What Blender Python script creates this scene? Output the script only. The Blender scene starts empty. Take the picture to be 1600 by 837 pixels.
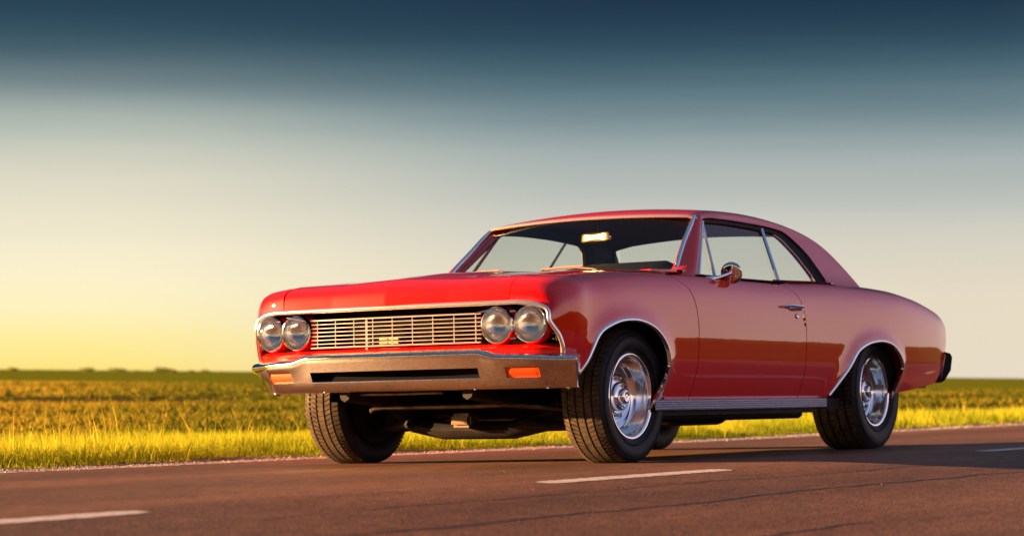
import bpy, bmesh, math, random
import numpy as np
from mathutils import Vector, Matrix
from mathutils.geometry import delaunay_2d_cdt
random.seed(7); rng = np.random.default_rng(11)
scn = bpy.context.scene
C = scn.collection
PSI = math.radians(-1.5828)          # cross fall of the far half of the road

# ------------------------------------------------------------------ camera
cam = bpy.data.cameras.new('camera'); camo = bpy.data.objects.new('camera', cam); C.objects.link(camo)
f_px = 3505.485
yaw, pit, rol = math.radians(32.75838), math.radians(2.76787), math.radians(0.38549)
d = Vector((math.cos(pit)*math.cos(yaw), math.cos(pit)*math.sin(yaw), math.sin(pit)))
r = Vector((math.sin(yaw), -math.cos(yaw), 0)); u = r.cross(d)
r2 = r*math.cos(rol)+u*math.sin(rol); u2 = u*math.cos(rol)-r*math.sin(rol)
M = Matrix((r2, u2, -d)).transposed().to_4x4(); M.translation = Vector((-9.44007, -6.24374, 0.4338))
camo.matrix_world = M
cam.sensor_width = 36; cam.lens = f_px/1600*36; cam.clip_end = 12000; cam.clip_start = .1
cam.dof.use_dof = True; cam.dof.focus_distance = 10.6; cam.dof.aperture_fstop = 3.6
scn.camera = camo

# ------------------------------------------------------------------ sky, sun, exposure
SUN_AZ = math.atan2(.88, -.47); SUN_EL = math.radians(8)
scn.view_settings.view_transform = 'Standard'; scn.view_settings.look = 'None'
scn.view_settings.exposure = 2.6; scn.view_settings.gamma = 1
world = bpy.data.worlds.new('World'); scn.world = world; world.use_nodes = True
nt = world.node_tree; nt.nodes.clear()
def N(t, **k):
    n = nt.nodes.new(t)
    for a, b in k.items(): setattr(n, a, b)
    return n
def lin(c): return tuple(((x/255)/12.92 if x/255 <= .04045 else ((x/255+.055)/1.055)**2.4) for x in c)
SKYK = 2**-2.6
tc = N('ShaderNodeTexCoord'); sep = N('ShaderNodeSeparateXYZ'); nt.links.new(tc.outputs['Generated'], sep.inputs[0])
asn = N('ShaderNodeMath', operation='ARCSINE'); nt.links.new(sep.outputs['Z'], asn.inputs[0])
el = N('ShaderNodeMath', operation='MULTIPLY_ADD'); el.inputs[1].default_value = 57.2958/60; el.inputs[2].default_value = 1/60
smp = N('ShaderNodeMapping'); smp.inputs['Scale'].default_value = (2.2, 2.2, 46); nt.links.new(tc.outputs['Generated'], smp.inputs[0])
sn = N('ShaderNodeTexNoise'); sn.inputs['Scale'].default_value = 1.0; sn.inputs['Detail'].default_value = 5; nt.links.new(smp.outputs[0], sn.inputs['Vector'])
wob = N('ShaderNodeMath', operation='MULTIPLY_ADD'); wob.inputs[1].default_value = .016; wob.inputs[2].default_value = -.008     # faint streaks of haze
nt.links.new(sn.outputs['Fac'], wob.inputs[0]); sm_ = N('ShaderNodeMath', operation='ADD'); nt.links.new(asn.outputs[0], sm_.inputs[0]); nt.links.new(wob.outputs[0], sm_.inputs[1])
nt.links.new(sm_.outputs[0], el.inputs[0])          # (elevation + 1 deg) / 60
def ramp(stops):
    rm = N('ShaderNodeValToRGB'); cr = rm.color_ramp; cr.interpolation = 'B_SPLINE'
    for i, (e, c) in enumerate(stops):
        p = (e+1)/60
        if i < 2: s = cr.elements[i]; s.position = p
        else: s = cr.elements.new(p)
        l = lin(c); s.color = (l[0], l[1], l[2], 1)
    nt.links.new(el.outputs[0], rm.inputs[0]); return rm
high = [(13, (24, 44, 64)), (24, (56, 78, 106)), (59, (100, 120, 148))]
cool = ramp([(-1, (232, 219, 197)), (0, (232, 219, 197)), (1.67, (231, 218, 195)), (2.68, (226, 216, 196)), (3.84, (206, 205, 194)), (4.9, (182, 188, 184)), (6.0, (146, 162, 164)),
             (6.65, (119, 140, 147)), (7.3, (91, 117, 128)), (7.9, (65, 95, 109)), (8.5, (47, 75, 93)), (9.6, (24, 46, 68))]+high)
warm = ramp([(-1, (255, 214, 96)), (0, (255, 226, 118)), (.8, (255, 238, 158)), (1.67, (254, 243, 198)), (2.6, (249, 239, 206)), (3.38, (242, 234, 206)), (4.84, (220, 215, 196)), (5.64, (199, 202, 188)), (6.43, (164, 175, 170)),
             (7.3, (116, 134, 138)), (8.4, (53, 83, 98)), (9.6, (33, 60, 80))]+high)
# how far round towards the sun the sky is: dot with the horizontal sun direction
nrm = N('ShaderNodeVectorMath', operation='DOT_PRODUCT'); nt.links.new(tc.outputs['Generated'], nrm.inputs[0])
nrm.inputs[1].default_value = (math.cos(SUN_AZ), math.sin(SUN_AZ), 0)
mr = N('ShaderNodeMapRange', interpolation_type='SMOOTHSTEP')
mr.inputs['From Min'].default_value = .04; mr.inputs['From Max'].default_value = .27
nt.links.new(nrm.outputs['Value'], mr.inputs['Value'])
mx = N('ShaderNodeMix', data_type='RGBA'); nt.links.new(mr.outputs[0], mx.inputs['Factor'])
nt.links.new(cool.outputs[0], mx.inputs['A']); nt.links.new(warm.outputs[0], mx.inputs['B'])
anti = ramp([(-1, (255,226,204)), (0, (255,228,208)), (2, (255,224,212)), (4, (252,218,214)), (7, (238,206,216)), (11, (212,190,212)), (18, (164,158,192)), (30, (130,138,174)), (59, (98,124,162))])
mr2 = N('ShaderNodeMapRange', interpolation_type='SMOOTHSTEP')      # pink and lavender twilight belt opposite the sun
mr2.inputs['From Min'].default_value = -.12; mr2.inputs['From Max'].default_value = -.75
nt.links.new(nrm.outputs['Value'], mr2.inputs['Value'])
mx2 = N('ShaderNodeMix', data_type='RGBA'); nt.links.new(mr2.outputs[0], mx2.inputs['Factor'])
vs_ = N('ShaderNodeVectorMath', operation='SCALE'); vs_.inputs['Scale'].default_value = 1.4; nt.links.new(anti.outputs[0], vs_.inputs[0])  # unseen sky opposite the sun scaled up to brighten the car's side
nt.links.new(mx.outputs['Result'], mx2.inputs['A']); nt.links.new(vs_.outputs[0], mx2.inputs['B']); mx = mx2
bg1 = N('ShaderNodeBackground'); bg1.inputs['Strength'].default_value = SKYK; nt.links.new(mx.outputs['Result'], bg1.inputs['Color'])
sky = N('ShaderNodeTexSky', sky_type='NISHITA'); sky.sun_disc = False; sky.sun_elevation = SUN_EL
sky.sun_rotation = math.pi/2-SUN_AZ; sky.air_density = 1; sky.dust_density = 1
bg2 = N('ShaderNodeBackground'); bg2.inputs['Strength'].default_value = .0002; nt.links.new(sky.outputs[0], bg2.inputs['Color'])
add = N('ShaderNodeAddShader'); nt.links.new(bg1.outputs[0], add.inputs[0]); nt.links.new(bg2.outputs[0], add.inputs[1])
wo = N('ShaderNodeOutputWorld'); nt.links.new(add.outputs[0], wo.inputs[0])
sun = bpy.data.lights.new('sun', 'SUN'); sun.energy = 5; sun.angle = math.radians(.6); sun.color = (1, .54, .24)
suno = bpy.data.objects.new('sun', sun); C.objects.link(suno)
sd = Vector((math.cos(SUN_EL)*math.cos(SUN_AZ), math.cos(SUN_EL)*math.sin(SUN_AZ), math.sin(SUN_EL)))
suno.rotation_euler = sd.to_track_quat('Z', 'Y').to_euler()

# ------------------------------------------------------------------ materials
def mat(name, col, rough=.5, metal=0, coat=0, coat_rough=.03, coat_ior=1.5, spec=.5, bump=None, vary=None, trans=0, ior=1.5, sheen=0):
    m = bpy.data.materials.new(name); m.use_nodes = True; t = m.node_tree; b = t.nodes['Principled BSDF']
    b.inputs['Base Color'].default_value = (*col, 1); b.inputs['Roughness'].default_value = rough
    b.inputs['Metallic'].default_value = metal; b.inputs['Coat Weight'].default_value = coat
    b.inputs['Coat Roughness'].default_value = coat_rough; b.inputs['Coat IOR'].default_value = coat_ior
    b.inputs['Specular IOR Level'].default_value = spec; b.inputs['Transmission Weight'].default_value = trans; b.inputs['IOR'].default_value = ior
    co = t.nodes.new('ShaderNodeTexCoord')
    if vary:
        scale, col2, lo, hi = vary
        n = t.nodes.new('ShaderNodeTexNoise'); n.inputs['Scale'].default_value = scale; n.inputs['Detail'].default_value = 6
        t.links.new(co.outputs['Object'], n.inputs['Vector'])
        rp = t.nodes.new('ShaderNodeMapRange'); rp.inputs['From Min'].default_value = lo; rp.inputs['From Max'].default_value = hi
        t.links.new(n.outputs['Fac'], rp.inputs['Value'])
        x = t.nodes.new('ShaderNodeMix'); x.data_type = 'RGBA'; x.inputs['A'].default_value = (*col, 1); x.inputs['B'].default_value = (*col2, 1)
        t.links.new(rp.outputs[0], x.inputs['Factor']); t.links.new(x.outputs['Result'], b.inputs['Base Color'])
    if bump:
        scale, st, dist = bump
        n = t.nodes.new('ShaderNodeTexNoise'); n.inputs['Scale'].default_value = scale; n.inputs['Detail'].default_value = 5
        t.links.new(co.outputs['Object'], n.inputs['Vector'])
        bp = t.nodes.new('ShaderNodeBump'); bp.inputs['Strength'].default_value = st; bp.inputs['Distance'].default_value = dist
        t.links.new(n.outputs['Fac'], bp.inputs['Height']); t.links.new(bp.outputs[0], b.inputs['Normal']); t.links.new(bp.outputs[0], b.inputs['Coat Normal'])
    return m
paint = mat('red_paint', (.66, .0040, .0020), .45, 0, 1, .01, 1.80, spec=.03, bump=(2.0, 1, .0016))
chrome = mat('chrome', (.80, .80, .82), .05, 1, bump=(9, .2, .0015))
chrome_pitted = mat('bumper_chrome', (.78, .74, .72), .06, 1, bump=(130, .50, .0020), vary=(130, (.42, .34, .28), .57, .66))
alu = mat('brushed_trim', (.62, .62, .66), .18, 1)
rubber = mat('tyre_rubber', (.008, .009, .012), .6, spec=.3, bump=(60, .15, .002), vary=(14, (.018, .017, .016), .5, .75))
tread_m = mat('tread_rubber', (.050, .036, .024), .85, spec=.2, bump=(120, .3, .002), vary=(30, (.095, .066, .040), .4, .7))
gasket = mat('gasket_rubber', (.003, .003, .004), .6, spec=.15)
under = mat('underbody', (.009, .007, .006), .7, spec=.2, vary=(8, (.022, .014, .010), .45, .7), bump=(30, .4, .004))
steel_dirty = mat('dirty_steel', (.13, .095, .05), .40, .7, vary=(15, (.05, .035, .025), .4, .7))
black = mat('black_paint', (.0018, .0018, .0018), .8, spec=.05)
interior = mat('interior_vinyl', (.008, .010, .015), .7, spec=.12, bump=(40, .2, .002))
liner = mat('headliner', (.03, .034, .042), .85)
amber = mat('amber_lens', (.62, .065, .004), .3, coat=.3, bump=(90, .6, .002))
redlens = mat('red_lens', (.45, .01, .01), .15, coat=1)
whitep = mat('reflector', (.96, .96, .97), .17, 1, bump=(60, .5, .004))
def glassmat(name, tint, ior=1.5, rough=0.0, bump=None):
    m = bpy.data.materials.new(name); m.use_nodes = True; t = m.node_tree; t.nodes.clear()
    o = t.nodes.new('ShaderNodeOutputMaterial'); mixs = t.nodes.new('ShaderNodeMixShader'); fr = t.nodes.new('ShaderNodeFresnel')
    tr = t.nodes.new('ShaderNodeBsdfTransparent'); gl = t.nodes.new('ShaderNodeBsdfGlossy'); gl.inputs['Roughness'].default_value = rough
    tr.inputs[0].default_value = (*tint, 1); fr.inputs['IOR'].default_value = ior
    ge = t.nodes.new('ShaderNodeNewGeometry'); pw = t.nodes.new('ShaderNodeMath'); pw.operation = 'POWER'; pw.inputs[0].default_value = ior
    q_ = t.nodes.new('ShaderNodeMath'); q_.operation = 'MULTIPLY_ADD'; q_.inputs[1].default_value = -2; q_.inputs[2].default_value = 1
    t.links.new(ge.outputs['Backfacing'], q_.inputs[0]); t.links.new(q_.outputs[0], pw.inputs[1]); t.links.new(pw.outputs[0], fr.inputs['IOR'])
    t.links.new(fr.outputs[0], mixs.inputs[0]); t.links.new(tr.outputs[0], mixs.inputs[1]); t.links.new(gl.outputs[0], mixs.inputs[2])
    t.links.new(mixs.outputs[0], o.inputs[0])
    if bump:
        co = t.nodes.new('ShaderNodeTexCoord'); w = t.nodes.new('ShaderNodeTexWave'); w.inputs['Scale'].default_value = bump[0]; w.bands_direction = 'Y'
        t.links.new(co.outputs['Object'], w.inputs['Vector']); bp = t.nodes.new('ShaderNodeBump'); bp.inputs['Strength'].default_value = bump[1]
        bp.inputs['Distance'].default_value = .004
        t.links.new(w.outputs['Fac'], bp.inputs['Height']); t.links.new(bp.outputs[0], gl.inputs['Normal'])
    return m
glass = glassmat('window_glass', (.86, .90, .88), 1.38)
lens_g = glassmat('headlight_lens', (.93, .92, .90), 1.5, .03, (30, .25))

# ------------------------------------------------------------------ mesh helpers
def link(name, me, parent=None, m=None):
    o = bpy.data.objects.new(name, me); C.objects.link(o)
    if parent: o.parent = parent
    if m: me.materials.append(m)
    return o
def mesh(name, V, F, m, parent=None, smooth=False, mats=None):
    me = bpy.data.meshes.new(name); me.from_pydata([tuple(v) for v in V], [], F); me.update()
    if smooth: me.polygons.foreach_set('use_smooth', [True]*len(me.polygons))
    return link(name, me, parent, m)
class MB:
    def __init__(s): s.V = []; s.F = []
    def add(s, V, F):
        o = len(s.V); s.V += [tuple(v) for v in V]; s.F += [tuple(i+o for i in f) for f in F]; return s
    def box(s, x0, x1, y0, y1, z0, z1):
        V = [(x, y, z) for x in (x0, x1) for y in (y0, y1) for z in (z0, z1)]
        return s.add(V, [(0,1,3,2),(4,6,7,5),(0,4,5,1),(2,3,7,6),(0,2,6,4),(1,5,7,3)])
    def tube(s, P, rad, n=10, cap=True, sq=None):
        P = [Vector(p) for p in P]; V = []; F = []
        a = None
        for i, p in enumerate(P):
            t = (P[min(i+1, len(P)-1)]-P[max(i-1, 0)]).normalized()
            if a is None:
                a = t.cross(Vector((0, 0, 1)) if abs(t.z) < .95 else Vector((0, 1, 0)))
            a = (a-t*a.dot(t)).normalized(); b = a.cross(t).normalized()
            rr = rad[i] if isinstance(rad, (list, tuple)) else rad
            ra, rb = (rr, rr) if sq is None else (rr*sq[0], rr*sq[1])
            for k in range(n):
                an = 2*math.pi*k/n; V.append(p+a*ra*math.cos(an)+b*rb*math.sin(an))
        for i in range(len(P)-1):
            for k in range(n):
                F.append((i*n+k, i*n+(k+1) % n, (i+1)*n+(k+1) % n, (i+1)*n+k))
        if cap: F.append(tuple(range(n))[::-1]); F.append(tuple((len(P)-1)*n+k for k in range(n)))
        return s.add(V, F)
    def grid(s, rows, close=False):
        n = len(rows[0]); V = [p for rw in rows for p in rw]; F = []
        for i in range(len(rows)-1):
            for k in range(n if close else n-1):
                F.append((i*n+k, i*n+(k+1) % n, (i+1)*n+(k+1) % n, (i+1)*n+k))
        return s.add(V, F)
    def lathe(s, prof, c, n=64, axis='y', a0=0, a1=2*math.pi):
        full = abs(a1-a0-2*math.pi) < 1e-6; m = n if full else n+1; rows = []
        for (off, rad) in prof:
            rw = []
            for k in range(m):
                a = a0+(a1-a0)*k/n
                if axis == 'y': rw.append((c[0]+rad*math.cos(a), c[1]+off, c[2]+rad*math.sin(a)))
                else: rw.append((c[0]+off, c[1]+rad*math.cos(a), c[2]+rad*math.sin(a)))
            rows.append(rw)
        return s.grid(rows, full)
    def ob(s, name, m, parent=None, smooth=False, bevel=0, label=None, kind=None, sharp=40):
        me = bpy.data.meshes.new(name); me.from_pydata(s.V, [], s.F)
        bm = bmesh.new(); bm.from_mesh(me); bmesh.ops.recalc_face_normals(bm, faces=bm.faces)
        if bevel:
            bmesh.ops.bevel(bm, geom=[e for e in bm.edges if len(e.link_faces) == 2 and e.calc_face_angle(0) > .5], offset=bevel, segments=2, affect='EDGES', clamp_overlap=True)
            smooth = True
        bm.to_mesh(me); bm.free()
        if smooth:
            me.polygons.foreach_set('use_smooth', [True]*len(me.polygons))
            me.set_sharp_from_angle(angle=math.radians(sharp))
        o = link(name, me, parent, m)
        if label: o['label'] = label
        if kind: o['kind'] = kind
        return o
def spline(xs, ys):
    """natural cubic spline, linear beyond the ends"""
    xs = np.array(xs, float); ys = np.array(ys, float); n = len(xs); h = np.diff(xs)
    A = np.zeros((n, n)); b = np.zeros(n); A[0, 0] = A[-1, -1] = 1
    for i in range(1, n-1):
        A[i, i-1] = h[i-1]; A[i, i] = 2*(h[i-1]+h[i]); A[i, i+1] = h[i]
        b[i] = 6*((ys[i+1]-ys[i])/h[i]-(ys[i]-ys[i-1])/h[i-1])
    m = np.linalg.solve(A, b)
    X, Y, H, Mm = list(xs), list(ys), list(h), list(m)
    s0 = (Y[1]-Y[0])/H[0]-H[0]*Mm[1]/6; s1 = (Y[-1]-Y[-2])/H[-1]+H[-1]*Mm[-2]/6
    import bisect
    def f(x):
        if x <= X[0]: return Y[0]+s0*(x-X[0])
        if x >= X[-1]: return Y[-1]+s1*(x-X[-1])
        i = bisect.bisect_right(X, x)-1; a = X[i+1]-x; c = x-X[i]; hh = H[i]
        return (Mm[i]*a**3+Mm[i+1]*c**3)/(6*hh)+(Y[i]/hh-Mm[i]*hh/6)*a+(Y[i+1]/hh-Mm[i+1]*hh/6)*c
    return f
def pchip(xs, ys):
    xs = list(map(float, xs)); ys = list(map(float, ys)); n = len(xs)
    h = [xs[i+1]-xs[i] for i in range(n-1)]; dl = [(ys[i+1]-ys[i])/h[i] for i in range(n-1)]
    D = [0]*n; D[0] = dl[0]; D[-1] = dl[-1]
    for i in range(1, n-1):
        if dl[i-1]*dl[i] > 0:
            w1 = 2*h[i]+h[i-1]; w2 = h[i]+2*h[i-1]; D[i] = (w1+w2)/(w1/dl[i-1]+w2/dl[i])
    import bisect
    def f(x):
        if x <= xs[0]: return ys[0]+D[0]*(x-xs[0])
        if x >= xs[-1]: return ys[-1]+D[-1]*(x-xs[-1])
        i = bisect.bisect_right(xs, x)-1; t = (x-xs[i])/h[i]
        return ys[i]*(1+2*t)*(1-t)**2+h[i]*D[i]*t*(1-t)**2+ys[i+1]*t*t*(3-2*t)+h[i]*D[i+1]*t*t*(t-1)
    return f
def sstep(a, b, x):
    t = min(1, max(0, (x-a)/(b-a))); return t*t*(3-2*t)
def crom(P, n=8):
    """smooth curve through points (any dimension)"""
    P = [np.array(p, float) for p in P]; out = []
    for i in range(len(P)-1):
        p0 = P[i-1] if i else 2*P[0]-P[1]; p1, p2 = P[i], P[i+1]; p3 = P[i+2] if i+2 < len(P) else 2*P[-1]-P[-2]
        for k in range(n):
            t = k/n; out.append(tuple(.5*((2*p1)+(p2-p0)*t+(2*p0-5*p1+4*p2-p3)*t*t+(3*p1-p0-3*p2+p3)*t**3)))
    out.append(tuple(P[-1])); return out
def resample(poly, step, closed=True):
    out = []; n = len(poly)
    for i in range(n if closed else n-1):
        a = np.array(poly[i], float); b = np.array(poly[(i+1) % n], float); k = max(1, int(math.ceil(np.linalg.norm(b-a)/step)))
        for j in range(k): out.append(tuple(a+(b-a)*j/k))
    if not closed: out.append(tuple(poly[-1]))
    return out
def inside(poly, X, Y):
    P = np.array(poly); c = np.zeros(len(X), bool); x1, y1 = P[:, 0], P[:, 1]; x2, y2 = np.roll(x1, -1), np.roll(y1, -1)
    for a, b, e, g in zip(x1, y1, x2, y2):
        if b == g: continue
        m = ((b > Y) != (g > Y)) & (X < (e-a)*(Y-b)/(g-b)+a); c ^= m
    return c
def dist_poly(poly, X, Y):
    P = np.array(poly); dmin = np.full(len(X), 9.)
    for i in range(len(P)):
        a, b = P[i], P[(i+1) % len(P)]; e = b-a; L = max(1e-12, e@e)
        t = np.clip(((X-a[0])*e[0]+(Y-a[1])*e[1])/L, 0, 1)
        dmin = np.minimum(dmin, np.hypot(X-a[0]-t*e[0], Y-a[1]-t*e[1]))
    return dmin
def panel(name, outer, S, m, parent, holes=(), step=.03, mirror=False, flange=.012, flip=False, sc=(1, 1), normfix=None, label=None, push=0):
    """sheet-metal panel: outline in the parameter plane, mapped to 3-D by S(a,b), exact normals, folded edges"""
    outer = [(a*sc[0], b*sc[1]) for a, b in outer]; holes = [[(a*sc[0], b*sc[1]) for a, b in h] for h in holes]
    ov = resample(outer, step*.8); hv = [resample(h, step*.8) for h in holes]
    xs = [p[0] for p in ov]; ys = [p[1] for p in ov]
    gx = np.arange(min(xs), max(xs), step); gy = np.arange(min(ys), max(ys), step*.866)
    G = np.array([(x+(.5*step if j % 2 else 0), y) for j, y in enumerate(gy) for x in gx])
    ok = inside(ov, G[:, 0], G[:, 1]) & (dist_poly(ov, G[:, 0], G[:, 1]) > step*.45)
    for h in hv: ok &= ~inside(h, G[:, 0], G[:, 1]) & (dist_poly(h, G[:, 0], G[:, 1]) > step*.45)
    pts = list(ov); edges = [(i, (i+1) % len(ov)) for i in range(len(ov))]
    for h in hv:
        o = len(pts); pts += h; edges += [(o+i, o+(i+1) % len(h)) for i in range(len(h))]
    pts += [tuple(p) for p in G[ok]]
    res = delaunay_2d_cdt([Vector(p) for p in pts], edges, [], 0, 1e-6)
    V2, F = res[0], res[2]
    V2 = [(v.x, v.y) for v in V2]
    cx = np.array([sum(V2[i][0] for i in f_)/3 for f_ in F]); cy = np.array([sum(V2[i][1] for i in f_)/3 for f_ in F])
    keep = inside(ov, cx, cy)
    for h in hv: keep &= ~inside(h, cx, cy)
    F = [f_ for f_, k in zip(F, keep) if k]
    used = sorted({i for f_ in F for i in f_}); mp = {i: k for k, i in enumerate(used)}
    F = [tuple(mp[i] for i in f_) for f_ in F]; V2 = [V2[i] for i in used]
    V = []; Nn = []; e = 1.5e-3
    for a, b in V2:
        A, B = a/sc[0], b/sc[1]
        p = Vector(S(A, B)); pa = Vector(S(A+e, B))-Vector(S(A-e, B)); pb = Vector(S(A, B+e))-Vector(S(A, B-e))
        n = pa.cross(pb)
        n = n.normalized() if n.length > 1e-12 else Vector((0, 0, 1))
        if flip: n = -n
        if normfix: n = normfix(A, B, p, n)
        V.append(p+n*push); Nn.append(n)
    # orient the faces to the normals
    F = [f_ if (V[f_[1]]-V[f_[0]]).cross(V[f_[2]]-V[f_[0]]).dot(Nn[f_[0]]+Nn[f_[1]]+Nn[f_[2]]) > 0 else f_[::-1] for f_ in F]
    cnt = {}
    for f_ in F:
        for i in range(3):
            k = (f_[i], f_[(i+1) % 3]); cnt[k] = 1
    bd = [k for k in cnt if (k[1], k[0]) not in cnt]
    nv = len(V); nf = len(F); FF = list(F); LN = [Nn[i] for f_ in F for i in f_]
    if flange:
        inn = {}
        for a, b in bd:
            for i in (a, b):
                if i not in inn: inn[i] = len(V); V.append(V[i]-Nn[i]*flange)
        for a, b in bd:
            q = (b, a, inn[a], inn[b]); FF.append(q)
            fn = (V[a]-V[b]).cross(V[inn[a]]-V[b]).normalized(); LN += [fn]*4
    if mirror:
        V = [Vector((v.x, -v.y, v.z)) for v in V]; FF2 = []; LN2 = []; li = 0
        for f_ in FF:
            k = len(f_); FF2.append(tuple(reversed(f_))); LN2 += [Vector((q.x, -q.y, q.z)) for q in reversed(LN[li:li+k])]; li += k
        FF, LN = FF2, LN2
    me = bpy.data.meshes.new(name); me.from_pydata([tuple(v) for v in V], [], FF); me.update()
    me.polygons.foreach_set('use_smooth', [True]*len(me.polygons))
    me.normals_split_custom_set([tuple(q) for q in LN])
    o = link(name, me, parent, m)
    if label: o['label'] = label
    return o

# ================================================================== THE CAR
car = bpy.data.objects.new('car', None); C.objects.link(car); car.rotation_euler.x = PSI
car['label'] = 'red two-door classic coupe with chrome bumper and four round headlights parked on the road'; car['category'] = 'car'

# ---- body functions, for the half with y > 0 (the left side of the car is the mirrored, negative one)
Nose = spline([0, .25, .45, .68, .77, .85, .92], [-.792, -.786, -.773, -.748, -.732, -.710, -.68])
Xs_ = pchip([-.05, 0, .03, .06, .085, .12, .17, .27, .40, .60, .85, 1.5, 5.5], [-.006, 0, .004, .010, .021, .047, .088, .184, .313, .513, .763, 1.413, 5.413])
Zs_ = pchip([-.05, 0, .03, .06, .085, .12, .17, .27, .40, .60, .85, 1.5, 2.0, 2.5, 3.1, 3.5, 3.95, 4.35, 4.65, 4.85, 4.93, 5.0],
            [-.05, 0, .03, .055, .073, .089, .103, .117, .129, .146, .163, .182, .180, .182, .193, .191, .182, .150, .110, .078, .052, .02])
WW = spline([-.85, -.71, -.645, -.5, -.3, 0, .6, 1.2, 1.9, 2.4, 2.9, 3.3, 3.7, 3.95, 4.1], [.79, .870, .924, .942, .944, .946, .948, .946, .942, .946, .950, .942, .915, .882, .850])
OFF = spline([.20, .30, .38, .44, .48, .54, .60, .64, .68, .74, .80, .84, .87, .89, .91, .93, .98, 1.10],
             [.1050, .0650, .0350, .0192, .0113, .0065, .0028, .0011, .0001, .0004, .0034, .0098, .0208, .0345, .0555, .0900, .1480, .2600])
ZT = pchip([.2, .60, .80, .84, .87, .89, .91, .93, .98, 1.10], [.2, .60, .80, .84, .869, .887, .902, .915, .925, .937])
DZ = .315
farch = [(-.560,.353), (-.530,.405), (-.490,.472), (-.422,.601), (-.304,.655), (-.183,.675), (-.042,.672), (.099,.636), (.200,.565), (.240,.487), (.232,.42), (.219,.379), (.159,.251)]
farch = [(-.66, .28)] + crom(farch, 5)
rarch = [(2.189,.309), (2.27,.385), (2.355,.454), (2.47,.556), (2.60,.603), (2.74,.622), (2.87,.620), (2.98,.597), (3.08,.545), (3.127,.490), (3.12,.43), (3.096,.385), (3.063,.30)]
rarch = [(2.15, .24)] + crom(rarch, 5) + [(3.02, .24)]
FA = np.array(farch); RA = np.array(rarch)
def flare(x, z):
    if z > .85: return 0
    fl = 0
    for A, amp in ((FA, .016), (RA, .020)):
        if x < A[0, 0]-.2 or x > A[-1, 0]+.35: continue
        a = A[:-1]; e = A[1:]-a; L = (e*e).sum(1)
        t = np.clip(((x-a[:, 0])*e[:, 0]+(z-a[:, 1])*e[:, 1])/L, 0, 1)
        dd = np.hypot(x-a[:, 0]-t*e[:, 0], z-a[:, 1]-t*e[:, 1]).min()
        fl += amp*math.exp(-(dd/.055)**2)
    return fl
def xf(v): return -.712+(.75-v)*.30
def zshould(s): return .757+Zs_(s)
SE = .665
def side(s, v, fl=True):
    s = max(s, -.02); X = Xs_(s); zs = zshould(s)
    zt = ZT(v); z = zt if v <= .6 else .6+(zt-.6)*(zs-.6)/DZ
    w = sstep(.74, .93, v)
    # the side face runs back from its slanting leading edge, the top from the plan curve of the nose
    vv = min(v, .75)
    xl = xf(vv)+s/.6*(-.247-xf(vv)) if s < .6 else -.847+s
    if s >= .6: xt = -.76+Xs_(s)
    else: xt = -.712+X+(s/.6)*(-.048)
    x = xl*(1-w)+xt*w
    W = WW(x)
    if v <= .93: y = W-OFF(v)
    else: y = (W-OFF(.93))*(1-(v-.93)/.17)+SE*((v-.93)/.17)
    if v > .80:
        yy = y; sh = (Nose(max(.6, yy))-Nose(.85))*(1-sstep(.0, .6, s)); x += sh*sstep(.80, .95, v)
    if fl and .25 < v < .85: y += flare(x, z)
    y -= .056*(1-sstep(-.64, -.36, x))*(1-sstep(.36, .58, z))
    y -= .075*max(0, .84-z)*(1-sstep(-.66, -.26, x))*(1 if z > .52 else .32/(.84-z))
    return (x, y, z)
def s_of(x, z=.5):
    if x >= -.247: return x+.847
    q = xf(min(z, .75)); return .6*(x-q)/(-.247-q)
def v_of(x, z):
    if z <= .6: return z
    return .6+(z-.6)*DZ/(zshould(s_of(x, z))-.6)
def SV(pts): return [(s_of(x, z), v_of(x, z)) for x, z in pts]

seamF = crom([(.335, .926), (.42, .885), (.489, .845), (.536, .775), (.560, .685), (.566, .60), (.564, .504), (.556, .40), (.551, .300)], 4)
seamR = crom([(1.600, .926), (1.70, .885), (1.765, .845), (1.805, .785), (1.832, .683), (1.836, .60), (1.834, .517), (1.828, .40), (1.822, .300)], 4)
g = .0035
for sgn in (1, -1):
    mir = sgn < 0
    lf = [(s_of(-.62, .31)+.0, .36)]
    # fender: up the front edge, along the hood seam, down the door seam, round the arch
    edge = [(0, v) for v in np.linspace(.37, .93, 18)] + [(0, 1.0), (0, 1.095)]
    top = [(s, 1.095) for s in np.linspace(.1, 1.36, 30)]
    seam = [(a-g, b) for a, b in SV(seamF)]
    fend = edge + top + [(1.36, .99), (s_of(.335)-g, .955)] + seam + SV([(.30, .300), (.175, .300)]) + SV([p for p in farch[::-1] if p[1] >= .353] )
    fend = [p for i, p in enumerate(fend) if i == 0 or (abs(p[0]-fend[i-1][0])+abs(p[1]-fend[i-1][1])) > 1e-5]
    panel('fender', fend, side, paint, car, step=.026, mirror=mir, flip=True)
    dF = [(a+g, b) for a, b in SV(seamF)]; dR = [(a-g, b) for a, b in SV(seamR)]
    door = dF + dR[::-1]
    dob = panel('door', door, side, paint, car, step=.026, mirror=mir, flip=True)
    if sgn < 0: door_near = dob
    else: door_far = dob
    qR = [(a+g, b) for a, b in SV(seamR)]
    arch = SV([p for p in rarch if p[1] > .300])
    tail = SV([(3.063, .312), (3.11, .324), (3.40, .345), (3.683, .372), (3.83, .385), (3.95, .46), (4.03, .55), (4.065, .62)])
    tailtop = [(4.927, .70), (4.93, .76), (4.925, .82), (4.91, .88), (4.89, .93), (4.87, 1.0), (4.85, 1.095)]
    q = qR[::-1] + SV([(2.0, .926), ]) 
    quarter = [(s_of(2.35), 1.0), (s_of(1.95), .95)] + qR + arch + tail + tailtop + [(s_of(3.0), 1.095), (s_of(2.7), 1.095)]
    panel('rear_quarter', quarter, side, paint, car, step=.026, mirror=mir, flip=True)

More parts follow.
